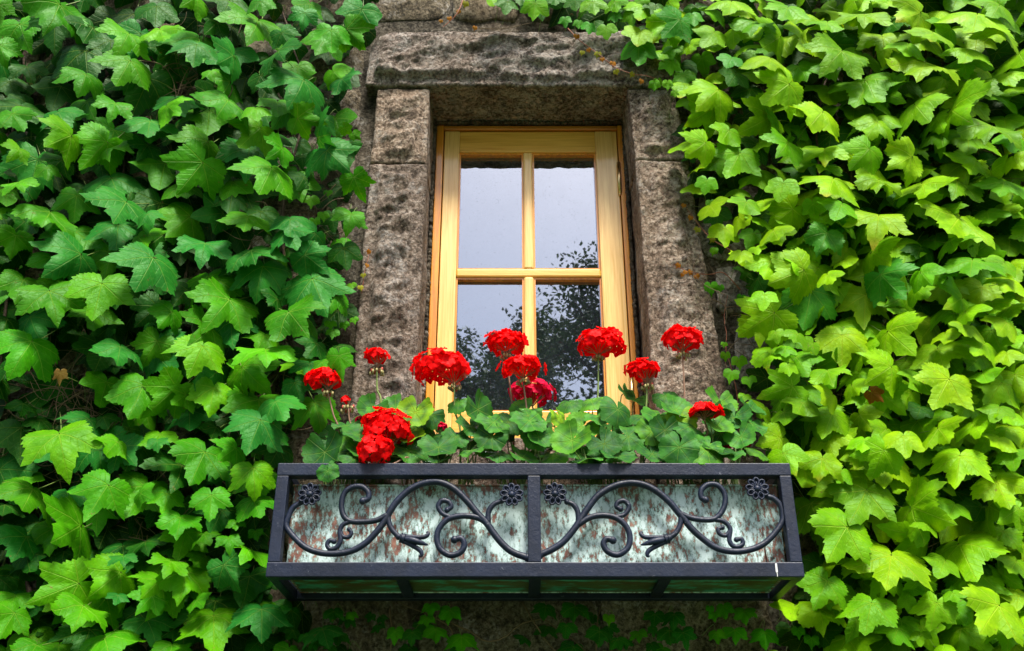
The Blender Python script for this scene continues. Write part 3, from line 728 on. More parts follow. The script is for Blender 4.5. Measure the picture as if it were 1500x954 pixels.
L1h = [(1265,805,1265,850,75,'g'),(1315,870,1318,905,52,'g'),(1280,895,1282,930,50,'g'),(1335,780,1335,805,42,'g'),(1400,520,1440,555,60,'g'),(1440,545,1470,570,55,'m')]
L2 = [(65,40,45,145,155,'m'),(95,220,65,310,195,'m'),(330,115,210,188,270,'b'),(625,130,565,255,295,'b'),(415,235,375,390,255,'g'),(835,70,820,140,225,'b'),(1020,100,1040,160,240,'b'),(1070,165,1040,292,235,'b'),(1270,215,1330,358,275,'b'),(1175,350,1245,438,262,'m'),(935,300,850,402,285,'m'),(130,470,50,592,275,'m'),(490,490,480,560,215,'b'),(640,470,570,582,165,'m'),(825,490,770,608,232,'g'),(860,415,800,472,240,'m'),(1080,500,1085,562,250,'g'),(985,575,1080,672,232,'g'),(585,650,520,792,255,'m'),(720,660,580,782,205,'g'),(870,660,850,782,195,'g'),(1060,790,1010,922,245,'b'),(1120,715,1160,802,205,'b'),(1200,640,1230,732,135,'b'),(1380,530,1400,672,115,'m'),(1400,90,1410,185,145,'d'),(1170,20,1200,82,185,'b'),(200,265,235,400,255,'m'),(95,725,85,770,130,'d'),(165,790,150,840,125,'d'),(640,330,540,420,190,'d'),(700,350,640,420,160,'m'),(1240,120,1350,205,170,'b'),(50,560,80,640,150,'d'),(900,120,850,170,130,'d'),(440,420,470,440,100,'d'),(760,690,700,730,140,'m'),(650,850,640,920,150,'g'),(880,820,860,870,130,'d'),(1000,700,990,735,110,'d'),(960,905,900,950,160,'m'),(480,880,430,930,170,'g'),(420,780,440,830,130,'d'),(1130,300,1090,330,140,'d'),(1290,480,1250,540,150,'d'),(760,260,700,330,150,'d'),(30,380,10,440,150,'d'),(1310,555,1330,600,120,'m'),(1260,560,1250,620,150,'b')]
L2 += [(245,600,242,655,58,'x')]
L2h = [(1345,395,1345,425,55,'g'),(1400,400,1405,430,45,'g'),(1355,430,1350,465,60,'m'),(1430,240,1432,265,45,'g'),(1300,40,1300,80,55,'g'),(1440,380,1445,405,40,'g')]
L3 = [(240,40,265,172,292,'g'),(835,115,775,247,262,'m'),(490,95,560,180,190,'b'),(640,70,640,115,95,'b'),(440,250,350,390,232,'m'),(680,285,665,378,145,'g'),(860,290,850,402,172,'m'),(1030,180,1040,302,190,'g'),(1030,310,1060,390,185,'m'),(135,265,90,352,275,'m'),(330,415,220,480,335,'m'),(110,460,50,560,235,'b'),(570,285,620,312,125,'m'),(735,380,720,460,185,'m'),(930,465,935,515,105,'m'),(1020,510,1000,540,212,'g'),(910,575,980,697,165,'b'),(500,540,505,580,115,'b'),(490,605,370,702,242,'g'),(760,600,730,727,230,'g'),(695,560,680,605,165,'g'),(870,780,870,927,292,'g'),(1065,755,1070,866,245,'b'),(320,650,110,735,250,'g'),(340,740,310,822,245,'g'),(425,870,450,965,275,'m'),(60,770,0,870,185,'m'),(150,900,120,950,185,'m'),(650,640,590,692,185,'g'),(690,690,600,795,175,'g'),(1040,660,1050,730,135,'d'),(620,700,560,770,150,'m'),(830,450,850,485,120,'m'),(560,760,640,870,200,'d'),(90,590,70,640,150,'d'),(960,400,960,440,80,'m'),(1040,440,1050,480,70,'m'),(800,720,830,750,110,'m'),(880,210,890,260,90,'d'),(590,480,600,530,170,'d'),(720,500,700,560,160,'d'),(480,700,470,740,90,'b'),(260,520,250,580,140,'d'),(20,330,10,380,150,'d'),(700,900,690,960,170,'m'),(60,700,40,760,150,'m')]
R1 = [(850,55,850,98,222,'y'),(1080,48,985,88,242,'g'),(1310,55,1300,105,292,'g'),(640,155,600,205,252,'y'),(510,148,455,187,232,'g'),(400,85,390,122,192,'m'),(310,5,300,42,202,'g'),(470,235,460,280,232,'g'),(760,205,700,272,262,'m'),(1030,178,1020,215,165,'g'),(1100,250,1080,288,302,'g'),(1270,200,1265,240,202,'g'),(1430,300,1440,345,182,'y'),(255,365,190,422,222,'y'),(235,440,120,515,205,'y'),(545,340,440,422,232,'y'),(860,345,825,412,262,'m'),(680,455,630,512,242,'g'),(470,475,375,530,222,'g'),(1055,425,1100,475,242,'m'),(1200,445,1270,492,330,'g'),(905,495,860,557,192,'g'),(1370,510,1350,560,262,'m'),(1160,540,1170,585,192,'m'),(345,620,290,725,212,'m'),(205,580,130,640,172,'g'),(540,580,500,632,192,'m'),(690,605,690,667,192,'g'),(870,605,800,690,185,'m'),(1045,635,955,685,202,'y'),(1310,655,1280,705,232,'g'),(1420,740,1400,800,202,'m'),(1230,735,1215,800,235,'m'),(1085,745,1100,800,235,'y'),(725,725,710,778,252,'y'),(910,730,905,768,195,'y'),(520,745,500,830,140,'g'),(560,850,440,945,175,'y'),(640,830,655,930,95,'y'),(910,875,900,945,242,'y'),(1240,880,1200,935,345,'g'),(1190,360,1190,420,175,'d'),(310,235,290,275,115,'b'),(100,78,30,155,172,'b'),(150,60,160,110,95,'b'),(740,905,760,960,115,'b'),(210,735,200,800,95,'m'),(370,820,350,880,145,'m'),(1130,130,1120,165,200,'g'),(1400,120,1380,165,210,'g'),(1200,120,1150,150,170,'m'),(240,130,200,180,150,'m'),(330,300,300,350,140,'d'),(1010,330,990,390,180,'d'),(620,420,600,470,150,'d'),(1000,560,980,610,170,'d'),(1300,330,1290,390,200,'m'),(1460,560,1440,620,150,'m'),(760,830,740,880,170,'m'),(990,790,960,840,160,'d'),(1350,860,1360,910,160,'m'),(540,30,520,80,180,'m'),(700,90,690,130,150,'m'),(1400,20,1380,55,200,'m'),(300,530,260,590,150,'m'),(420,590,380,640,150,'d'),(600,690,560,740,150,'d'),(1460,640,1490,690,120,'g'),(390,360,370,420,150,'d'),(960,90,990,120,150,'d'),(1180,620,1160,660,150,'d')]
R1h = [(65,245,65,310,85,'m'),(115,300,112,360,85,'m'),(85,195,85,230,62,'m'),(50,345,50,370,40,'m'),(80,375,80,400,32,'m'),(8,330,5,375,42,'m'),(225,820,225,850,45,'m')]
R2 = [(700,30,660,125,172,'b'),(880,108,935,148,222,'y'),(770,140,785,180,105,'y'),(470,145,440,222,185,'y'),(605,180,455,242,242,'y'),(635,265,600,437,248,'b'),(915,200,1015,302,225,'b'),(485,355,320,462,250,'g'),(760,445,765,582,225,'g'),(945,430,1030,512,272,'y'),(445,280,440,340,125,'y'),(1140,190,1170,240,135,'m'),(1290,140,1280,210,242,'m'),(1250,295,1190,332,232,'g'),(1260,350,1290,390,165,'g'),(1370,310,1380,355,185,'g'),(1150,500,1180,605,225,'g'),(960,575,870,640,212,'g'),(1195,625,1130,752,242,'g'),(1410,640,1340,742,205,'y'),(560,655,420,702,192,'y'),(700,590,720,640,172,'m'),(800,650,830,695,125,'y'),(720,765,680,867,205,'g'),(830,770,890,845,155,'g'),(700,850,720,942,195,'y'),(850,870,840,930,135,'y'),(1010,855,1020,945,165,'y'),(1150,825,1190,880,212,'g'),(1290,805,1320,860,185,'g'),(1380,835,1300,942,185,'y'),(1440,770,1430,820,135,'y'),(1340,480,1300,530,185,'y'),(1430,520,1440,575,125,'y'),(1430,395,1400,440,165,'g'),(920,680,1020,772,172,'g'),(600,150,560,190,150,'y'),(480,20,500,60,150,'g'),(350,110,340,160,105,'g'),(410,90,420,120,80,'g'),(1080,190,1130,250,150,'m'),(580,440,560,480,120,'m'),(530,500,530,540,90,'m'),(640,480,600,520,90,'m'),(540,570,545,620,80,'g'),(490,435,500,480,80,'m'),(1080,90,1060,140,130,'d'),(1200,60,1220,100,180,'m'),(1440,220,1430,260,180,'g'),(700,200,720,240,120,'g'),(980,320,970,360,140,'m'),(1060,260,1110,300,140,'y'),(1440,330,1470,370,140,'g'),(1330,600,1350,640,170,'m'),(1080,620,1040,680,170,'m'),(1270,730,1240,780,160,'m'),(1400,740,1380,790,150,'m'),(600,720,570,780,160,'m'),(520,760,540,820,140,'m'),(940,830,900,870,140,'g'),(1080,740,1060,790,140,'d'),(1460,460,1480,500,110,'g'),(1180,440,1190,490,130,'g'),(1280,410,1260,450,150,'g'),(1420,150,1390,200,150,'m'),(720,690,680,720,140,'g')]
R2 += [(880,680,930,722,78,'x')]
R2h = [(340,545,345,595,68,'g'),(310,598,300,645,72,'g'),(380,622,385,660,68,'g'),(365,692,360,720,60,'y'),(285,525,285,560,45,'g'),(225,245,230,295,62,'m'),(263,250,265,280,35,'m'),(350,290,345,320,40,'m'),(280,480,278,500,30,'g'),(245,95,245,115,25,'g'),(480,520,482,560,50,'m')]
R3 = [(680,140,665,242,182,'g'),(930,110,870,250,195,'y'),(1240,130,1220,262,242,'g'),(1390,235,1440,342,232,'g'),(860,270,790,412,292,'m'),(1040,340,1195,402,290,'g'),(780,420,700,567,282,'g'),(960,535,940,682,322,'g'),(1235,490,1290,607,322,'g'),(700,640,640,762,205,'m'),(880,730,850,852,225,'m'),(1145,730,1110,852,175,'m'),(1400,740,1325,855,290,'y'),(1480,345,1390,405,155,'g'),(1440,830,1430,920,192,'m'),(520,120,575,218,165,'y'),(510,60,400,92,182,'g'),(1050,670,1055,710,85,'m'),(1080,855,1080,900,95,'m'),(1020,720,1040,780,80,'m'),(1210,690,1230,730,90,'m'),(1300,560,1290,620,140,'d'),(1180,560,1160,620,160,'m'),(1220,330,1200,380,170,'m'),(1120,200,1100,260,150,'d'),(1330,340,1300,400,160,'d'),(1100,410,1090,440,110,'m'),(760,190,740,240,120,'m'),(990,830,960,900,170,'m'),(1200,750,1260,820,150,'m'),(1330,880,1340,930,150,'d'),(1170,905,1180,940,100,'g'),(1470,560,1440,610,150,'m'),(1480,700,1470,760,120,'y'),(830,130,810,190,130,'y'),(1400,60,1380,110,170,'y'),(1450,120,1460,180,150,'m')]
R3h = [(580,840,582,885,58,'m'),(605,785,606,825,52,'m'),(635,875,637,920,68,'m'),(550,768,552,800,38,'g'),(735,800,738,842,58,'g'),(795,810,796,850,62,'g'),(795,862,798,905,52,'g'),(845,880,848,925,64,'m'),(870,910,874,945,55,'m')]
TOPZ = [(710,10,700,80,105,'m'),(610,5,605,45,95,'d'),(550,-5,545,22,85,'m'),(855,-5,860,40,95,'d'),(920,5,930,55,105,'m'),(1000,5,1010,45,95,'m'),(1090,162,1085,245,145,'b'),(970,100,975,150,80,'m'),(910,90,905,128,62,'b'),(870,80,868,108,44,'b'),(1000,50,1000,85,62,'b'),(1200,85,1150,150,160,'g'),(1280,40,1285,92,88,'b'),(1060,45,1065,92,85,'m'),(1090,5,1095,45,80,'m'),(1205,225,1205,275,85,'m'),(1210,175,1212,210,75,'m'),(1255,275,1252,325,88,'m'),(1145,303,1146,338,46,'m'),(1195,300,1196,330,42,'m'),(1220,337,1222,360,32,'m'),(820,68,822,100,52,'b'),(780,-10,785,20,80,'d'),(660,-15,655,20,90,'d'),(1150,20,1140,60,90,'d')]
UND_A = [(360,775,355,830,95,'d'),(440,785,445,820,60,'m'),(790,750,790,800,88,'m'),(775,805,775,850,75,'m'),(880,770,870,835,105,'m'),(635,865,630,930,85,'m'),(815,855,815,915,120,'m'),(930,890,930,965,145,'m'),(710,870,705,930,95,'d'),(230,885,235,925,62,'d'),(280,915,285,950,72,'d'),(350,930,345,960,65,'d'),(385,880,380,930,105,'d'),(180,860,150,900,100,'d'),(100,780,130,830,130,'d')]
UND_B = [(90,755,80,815,115,'d'),(220,755,215,820,135,'d'),(180,840,175,900,105,'d'),(330,865,325,935,125,'d'),(500,870,505,915,82,'m'),(575,790,570,850,105,'d'),(660,790,655,850,105,'d'),(640,860,645,930,125,'d'),(880,755,890,815,88,'m'),(975,775,980,835,105,'m'),(930,860,935,920,115,'m'),(840,785,842,825,62,'m'),(1065,870,1070,945,132,'m'),(850,870,860,920,80,'m'),(700,870,720,940,110,'d'),(410,900,420,950,100,'d')]
UND_H = [(1180,785,1180,808,42,'m'),(1240,805,1242,845,56,'m'),(1215,862,1217,900,60,'m'),(1150,740,1150,760,30,'m'),(1255,905,1257,945,60,'m'),(370,800,372,840,60,'g'),(820,760,822,790,40,'m')]
def add(iv, lst, ox, oy, sc, y=(-.13, -.24), heart=False, dark=(-.07, -.12)):
    for (jx, jy, tx, ty, W_, t) in lst:
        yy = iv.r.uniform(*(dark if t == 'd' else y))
        iv.leaf((ox + jx / sc, oy + jy / sc), (ox + tx / sc, oy + ty / sc), W_ / sc, t, yy, 9 if heart else 11, heart)

LPOLY = [(-190, -160), (555, -160), (545, 20), (540, 70), (500, 130), (508, 200), (525, 260), (520, 320), (490, 380), (500, 450), (495, 540), (478, 590), (420, 640), (405, 680), (385, 830), (400, 860), (470, 890), (520, 960), (540, 1080), (-190, 1080)]
RPOLY = [(1690, -160), (730, -160), (770, -10), (860, 18), (930, 40), (1000, 110), (1000, 240), (1030, 290), (1050, 340), (1090, 400), (1095, 450), (1120, 520), (1110, 620), (1130, 690), (1185, 720), (1200, 830), (1160, 880), (1130, 1000), (1140, 1080), (1690, 1080)]
GAPS = [(80, 565, 75), (30, 610, 60), (215, 760, 45), (265, 110, 40), (140, 45, 45), (250, 60, 40), (1170, 800, 42), (1195, 860, 30), (1215, 560, 28), (1310, 515, 38), (1420, 215, 45), (1300, 455, 38), (1360, 190, 28), (1230, 165, 20), (1310, 790, 30), (395, 850, 25)]
def fill(iv, poly, n, wr, tones, y, cr, bounds, seed, sep, keepgap=.12):
    r_ = random.Random(seed); got = []
    for _ in range(n * 12):
        if len(got) >= n: break
        x, yy = r_.uniform(bounds[0], bounds[2]), r_.uniform(bounds[1], bounds[3])
        if not inside(poly, x, yy): continue
        if any((x - a) ** 2 + (yy - b) ** 2 < c * c for a, b, c in GAPS) and r_.random() > keepgap: continue
        W_ = r_.uniform(*wr)
        if any((x - a) ** 2 + (yy - b) ** 2 < (sep * W_) ** 2 for a, b in got): continue
        if (x > 380 and x < 560 or x > 900 and x < 1150): W_ *= .7
        got.append((x, yy))
        c = r_.uniform(*cr); a = R(r_.gauss(0, 26)); ln = .8 * W_ * c
        T = (x + math.sin(a) * ln - (.12 * ln if x < 700 else 0), yy + math.cos(a) * ln)
        t = r_.choices(list(tones), [tones[k] for k in tones])[0]
        iv.leaf((x, yy), T, W_, t, r_.uniform(*y), 22)
    return got

left = Ivy(empty('ivy_vine', (-1.2, .03, -1.6), 'dense blue-green lobed ivy climbing the wall on the left of the window and planter', 'ivy'), 11, (.84, .92, .8))
add(left, L1, 0, 0, Z); add(left, L2, 0, 330, Z); add(left, L3, 0, 620, Z)
for l_, oy in ((L1h, 0), (L2h, 330)): add(left, l_, 0, oy, Z, (-.04, -.08), True)
B = (-190, -160, 560, 1080)
fill(left, LPOLY, 235, (62, 105), {'m': 5, 'b': 3, 'd': 4, 'g': 1}, (-.12, -.06), (.4, .9), B, 1, .58)
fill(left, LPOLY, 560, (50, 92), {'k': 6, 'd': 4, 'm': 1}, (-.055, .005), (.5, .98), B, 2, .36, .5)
left.finish()
right = Ivy(empty('ivy_vine', (1.2, .03, -1.6), 'bright yellow-green lobed ivy climbing the wall on the right of the window and planter', 'ivy'), 12, (1.9, 1.18, .5))
add(right, R1, 960, 0, Z); add(right, R2, 960, 330, Z); add(right, R3, 960, 620, Z)
add(right, TOPZ, 500, 0, 2.5, (-.08, -.16))
for l_, oy in ((R1h, 0),): add(right, l_, 960, oy, Z, (-.05, -.09), True)
B = (700, -160, 1690, 1080)
fill(right, RPOLY, 215, (60, 100), {'g': 6, 'm': 3, 'y': 2}, (-.14, -.05), (.18, .5), (930, -160, 1690, 330), 3, .44)
fill(right, RPOLY, 215, (60, 100), {'g': 6, 'm': 3, 'y': 2, 'd': 1}, (-.13, -.06), (.35, .85), (930, 330, 1690, 1080), 4, .46)
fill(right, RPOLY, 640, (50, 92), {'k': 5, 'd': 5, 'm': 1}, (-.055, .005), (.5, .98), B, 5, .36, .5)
right.finish()
side = Ivy(empty('ivy_creeper', (.62, .0, 1.0), 'sparse young creeper with heart-shaped leaves rising beside the right jamb', 'ivy'), 13)
add(side, R2h, 960, 330, Z, (-.035, -.06), True)
side.stem([(1085, 640, .02), (1078, 560, .0), (1066, 520, -.01), (1062, 470, .0), (1068, 430, .01)], .0018, M_RED)
side.finish()
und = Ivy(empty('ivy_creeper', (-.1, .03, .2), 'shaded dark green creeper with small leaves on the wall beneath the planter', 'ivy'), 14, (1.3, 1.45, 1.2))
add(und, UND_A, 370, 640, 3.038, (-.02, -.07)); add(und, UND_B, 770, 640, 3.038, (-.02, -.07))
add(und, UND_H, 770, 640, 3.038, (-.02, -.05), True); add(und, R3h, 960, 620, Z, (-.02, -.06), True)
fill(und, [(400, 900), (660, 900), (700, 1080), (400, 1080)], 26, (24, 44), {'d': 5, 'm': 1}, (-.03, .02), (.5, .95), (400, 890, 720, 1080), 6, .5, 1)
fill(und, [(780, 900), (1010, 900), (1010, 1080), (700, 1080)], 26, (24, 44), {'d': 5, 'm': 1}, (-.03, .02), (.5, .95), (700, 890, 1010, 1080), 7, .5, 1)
for q in ([(640, 1000, .03), (660, 920, .0), (610, 895, -.02), (560, 870, .02)], [(655, 905, .0), (720, 940, -.02), (790, 905, -.02), (860, 960, .0)], [(880, 1000, .02), (875, 930, -.02), (880, 880, .0)], [(765, 880, -.01), (800, 940, -.02), (850, 990, .0)], [(1040, 1000, .02), (1060, 920, .0), (1090, 880, .02)], [(575, 890, .0), (575, 930, -.02), (560, 990, .02)]):
    und.stem(q, .0028, M_TWIG)
und.finish()
r_ = random.Random(21)
for iv, xs in ((left, (-120, -30, 60, 150, 235, 320, 385)), (right, (1150, 1225, 1300, 1380, 1460, 1550))):
    for x in xs:
        P = []; xx = x
        for y in range(1080, -160, -155):
            P.append((xx, y, r_.uniform(-.02, .035))); xx += r_.uniform(-45, 45) + (18 if x > 1100 and y < 300 else 0)
        iv.stem(P, r_.uniform(.005, .010))
left.twigs([(80, 565), (40, 610), (120, 620), (215, 765), (270, 110), (250, 140), (180, 790), (300, 100), (385, 590), (60, 650), (150, 590), (440, 300), (330, 660)], 26, 55, M_TWIG)
right.twigs([(1170, 800), (1300, 455), (1310, 515), (1215, 560), (1420, 215), (1180, 545), (1310, 790), (1250, 560), (1360, 900), (1400, 560), (1180, 740), (1330, 480), (1110, 470)], 26, 50, M_TWIG)

# red-brown shoots that creep over the dressed stone
def shoot(label, path, leaves, rad=.0016, mat=M_RED):
    P = spline([at(*q) for q in path], 6); o = P[0]
    root = empty('creeper_shoot', o, label, 'creeper')
    MB().tube(P, [rad * (1.2 - .7 * i / len(P)) for i in range(len(P))], 6).build('stem', mat, root)
    r_ = random.Random(len(label))
    for (x, y, W_, t) in leaves:
        Y = path[0][2] - .012; M = pose((x, y), (x + r_.uniform(-.5, .5) * W_, y + W_ * .7), W_, Y, r_, 30)
        l_ = link('leaflet', HEARTM[r_.randrange(3)], None, root); l_.matrix_parent_inverse = Matrix.Translation(-root.location); l_.matrix_basis = M
        l_.color = (*({'o': (.42, .16, .02), 'y': (.30, .30, .02)}.get(t) or tint_of(t, r_)), 1)
shoot('thin red creeper shoot trailing down across the right end of the lintel', [(832, 42, -.06), (850, 60, -.065), (880, 82, -.07), (900, 98, -.07), (925, 108, -.07), (950, 112, -.07), (975, 122, -.06)],
      [(845, 52, 10, 'o'), (853, 76, 9, 'y'), (876, 78, 12, 'y'), (882, 86, 8, 'o'), (898, 92, 11, 'o'), (902, 104, 10, 'y'), (927, 108, 9, 'y'), (862, 72, 8, 'o'), (940, 118, 9, 'o')])
shoot('dry pale shoot hanging from the top edge onto the wall above the lintel', [(682, -20, -.03), (676, 6, -.05), (668, 22, -.05), (658, 32, -.04), (648, 40, -.035)], [(682, 4, 12, 'y'), (672, 16, 8, 'o'), (646, 30, 7, 'o'), (658, 26, 8, 'o')], .002, M_RED)
shoot('pale horizontal shoot lying along the top edge of the lintel', [(695, 43, -.03), (712, 42, -.035), (740, 42, -.03), (776, 34, -.02)], [(696, 40, 8, 'o')], .0014, M_TWIG)
shoot('reddish creeper shoot arching over the middle of the right jamb towards the ivy', [(1072, 368, -.03), (1045, 352, -.035), (1028, 335, -.03), (1014, 316, -.03), (1000, 298, -.03)], [(1002, 300, 8, 'o'), (1012, 318, 9, 'o'), (1022, 335, 11, 'y'), (1044, 350, 10, 'y'), (1046, 366, 14, 'g')])
shoot('short orange creeper sprig pressed flat on the right jamb', [(1085, 425, -.02), (1060, 400, -.028), (1040, 402, -.03), (1015, 400, -.03), (994, 392, -.03)], [(994, 388, 9, 'o'), (1004, 398, 8, 'o'), (1012, 398, 10, 'o'), (1020, 404, 10, 'o'), (1000, 402, 7, 'o')])
shoot('small orange creeper sprig climbing the outer edge of the left jamb', [(530, 430, -.02), (534, 400, -.025), (540, 375, -.025), (541, 365, -.02)], [(541, 368, 8, 'o'), (538, 388, 8, 'o'), (532, 402, 9, 'y'), (528, 420, 10, 'y')], .0012)

# ------------------------------------------------------------------ geraniums
def ger_leaf(seed, cup=.25, wave=.07, notch=True):
    r_ = random.Random(seed); mb = MB(); nang, rings = 90, (.22, .5, .78, 1.0); ph = r_.uniform(0, 6)
    def P(x, y):
        r = math.hypot(x, y); a = math.atan2(x, -y)
        return (x, y, cup * r * r * 1.2 + wave * math.sin(5 * a + ph) * r * r * 1.7 + .012 * math.cos(7 * a) * r)
    mb.v.append((0, 0, 0)); mb.uv.append((0, 0))
    for q in rings:
        for i in range(nang):
            a = -180 + 360 * i / nang
            rad = .485 + .016 * math.cos(R(a) * 7) + .034 * abs(math.sin(R(a) * 9)) * (1 if q == 1 else .2) + .02 * math.sin(R(a) * 3 + ph)
            if abs(a) > 158: rad *= max(.12, 1 - (abs(a) - 158) / 22 * .9)
            x = math.sin(R(a)) * rad * q; y = -math.cos(R(a)) * rad * q
            mb.v.append(P(x, y)); mb.uv.append((x, -y))
    for i in range(nang):
        k = (i + 1) % nang; mb.f.append((0, 1 + i, 1 + k))
        for m in range(len(rings) - 1):
            b0, b1 = 1 + m * nang, 1 + (m + 1) * nang; mb.f.append((b0 + i, b1 + i, b1 + k, b0 + k))
    me = mb.mesh('geranium_leaf'); me.materials.append(M_GER); return me
GL = [ger_leaf(1, .25, .09), ger_leaf(2, -.25, .11), ger_leaf(3, .45, .08), ger_leaf(4, -.1, .14), ger_leaf(5, -.5, .08), ger_leaf(6, .1, .17)]
def floret(seed):
    """five ruffled overlapping petals, about 1 unit across, facing +z"""
    r_ = random.Random(seed); mb = MB()
    for k in range(5):
        a = 2 * math.pi * k / 5 + r_.uniform(-.15, .15); b = len(mb.v); lift = r_.uniform(.05, .3); n, m = 5, 5; ph = r_.uniform(0, 6); off = .012 * k
        for i in range(n):
            t = i / (n - 1); wdt = .30 * math.sin(math.pi * (.12 + .66 * t)) * (1 if t < .99 else .78)
            for j in range(m):
                s_ = j / (m - 1) * 2 - 1; x = s_ * wdt; y = .03 + .47 * t - .09 * s_ * s_ * t
                z = lift * y * .8 - .35 * max(0, y - .3) ** 1.3 + .05 * math.sin(5 * s_ + ph) * t + .03 * math.sin(9 * s_ + ph * 2) * t + off
                px, py = x * math.cos(a) - y * math.sin(a), x * math.sin(a) + y * math.cos(a)
                mb.v.append((px, py, z)); mb.uv.append((px, py))
        for i in range(n - 1):
            for j in range(m - 1): mb.f.append((b + i * m + j, b + i * m + j + 1, b + (i + 1) * m + j + 1, b + (i + 1) * m + j))
    me = mb.mesh('floret'); return me
FL = [floret(i) for i in range(6)]
for me in FL: me.materials.append(M_PET)
FLM = [floret(i + 10) for i in range(3)]
for me in FLM: me.materials.append(M_PETM)
plants = []
for px_, lab in ((500, 'geranium at the left end of the planter, heavy red bloom spilling over the rail'), (655, 'geranium with one broad red bloom in front of the left window edge'),
                 (765, 'geranium in the middle of the planter with two tiered red blooms and a crimson one'), (900, 'geranium with full red blooms before the right window edge'), (1025, 'geranium at the right end of the planter with one tall round red bloom')):
    b = at(px_, 690, -.17); plants.append((px_, empty('geranium', (b.x, -.17, .80), lab, 'geranium'), [], []))
def plant_for(x): return min(plants, key=lambda p: abs(p[0] - x))
rf = random.Random(31)
def head(x, y, W_, H_, Y, base, buds=None, mat='r', dens=1.0, crown=1.0, plant=None):
    """a bloom: dome of florets W_ x H_ photo pixels, hanging buds, and its stalk down to base"""
    pl_ = plant_for(plant or x); c = at(x, y, Y); s_ = mpp(c); a, b = W_ * s_ / 2, H_ * s_ / 2
    hd = empty('flower_head', c, None, None); keep(hd, pl_[1])
    fs = .037 if W_ > 50 else .031
    if W_ < 36: fs = .022
    n = max(4, int(dens * 3.4 * (a * max(b, a * .45)) / (fs * fs) * 4.6)); ga = 2.39996
    for i in range(n):
        t = (i + .5) / n; zc = 1 - t * 1.35 * crown; rr_ = math.sqrt(max(0, 1 - zc * zc)); th = ga * i
        d = Vector((rr_ * math.cos(th), rr_ * math.sin(th), zc))
        k = rf.uniform(.66, 1.0); p = c + Vector((d.x * (a - fs * .22) * k, d.y * (a - fs * .22) * k * .85, d.z * (b - fs * .05) * k))
        nrm = Vector((d.x / max(a, .01), d.y / max(a, .01), d.z / max(b, a * .6))).normalized()
        nrm = (nrm + Vector((rf.uniform(-.35, .35), rf.uniform(-.35, .35), rf.uniform(-.2, .35)))).normalized()
        M = Matrix.Translation(p) @ nrm.to_track_quat('Z', 'Y').to_matrix().to_4x4() @ Matrix.Rotation(rf.uniform(0, 6), 4, 'Z') @ Matrix.Diagonal((*[fs * rf.uniform(.85, 1.15)] * 3, 1))
        o = link('floret', rf.choice(FL if mat == 'r' else FLM), None, hd); o.matrix_parent_inverse = Matrix.Translation(-hd.location); o.matrix_basis = M
    hub = at(*(buds or (x, y + H_ * .55)), Y)
    mb = MB(); q = Vector((hub.x, hub.y, hub.z + .008))
    for i in range(16):                                  # flower stalks inside the bloom
        th = ga * i; d = Vector((math.cos(th) * a * .5, math.sin(th) * a * .45, (c.z - q.z) - b * .15))
        mb.tube([q, q + d * .5 + Vector((0, 0, .004)), q + d], .0009, 4, False)
    mb.build('flower_stalks', M_STALKR, hd)
    if buds:
        bm = MB(); nb = 10
        for i in range(nb):
            th = ga * i; d = Vector((math.cos(th), math.sin(th), -.35 - rf.random() * .5)); L = rf.uniform(.010, .019)
            e = q + Vector((d.x * L, d.y * L, d.z * L)); bm.tube([q, q + Vector((d.x * L * .8, d.y * L * .8, 0)), e], .0008, 4, False)
            bm.ball(e, (.0036, .0036, .0058), 7, 5)
        bm.build('buds', M_BUD, hd)
        rb = MB()
        for i in range(4):
            th = ga * (i + .5); e = q + Vector((math.cos(th) * .015, math.sin(th) * .015, -.004 + rf.uniform(-.006, .008))); rb.ball(e, (.0036, .0036, .006), 7, 5)
        rb.build('opening_buds', M_BUDR, hd)
    e = at(base[0], base[1], Y * .6 - .07); m_ = (q + e) / 2 + Vector((rf.uniform(-.008, .008), 0, 0)); g0 = Vector((e.x * .9 + pl_[1].location.x * .1, -.17, .80))
    P = spline([q, m_, e, g0], 6); MB().tube(P, [.0021 + .0012 * i / len(P) for i in range(len(P))], 7).build('flower_stem', M_STALK if rf.random() < .6 else M_STALKR, pl_[1])
    return hd
head(472, 557, 58, 30, -.20, (497, 640), (480, 578), dens=1.1, crown=.75)
head(551, 523, 42, 24, -.18, (558, 600), (552, 545), dens=1.1, crown=.75)
head(506, 586, 15, 10, -.18, (521, 640), (510, 600), dens=.9)
head(645, 542, 96, 64, -.20, (675, 640), (665, 568), dens=.95)
head(741, 504, 76, 38, -.17, (752, 620), (742, 524), crown=.8)
head(764, 541, 78, 36, -.24, (775, 660), (766, 560), crown=.8)
head(780, 577, 74, 42, -.13, (790, 640), None, 'c', .9)
head(882, 507, 82, 52, -.18, (876, 610), (877, 525), crown=.85)
head(940, 544, 60, 36, -.18, (942, 625), (948, 568), crown=.8)
head(1000, 500, 66, 48, -.18, (1004, 615), (1000, 521), crown=.85)
head(1032, 605, 60, 26, -.25, (1034, 650), None, crown=.7)
head(566, 632, 86, 72, -.27, (600, 672), None, plant=520)
head(550, 660, 60, 54, -.31, (600, 674), None, plant=520, dens=.9, crown=1.3)
head(600, 598, 26, 18, -.13, (606, 640), None, 'c', plant=520)
head(532, 618, 30, 22, -.17, (540, 650), None, 'c', plant=520)
head(648, 626, 16, 16, -.22, (640, 650), None, 'c')
head(629, 642, 24, 22, -.15, (640, 660), None, 'c')
head(1090, 650, 22, 22, -.17, (1075, 660), None, 'c')
head(1064, 655, 16, 14, -.2, (1060, 665), None, 'c')
GTONE = [(.034, .150, .024), (.050, .200, .026), (.078, .250, .02), (.020, .095, .014), (.17, .36, .015)]
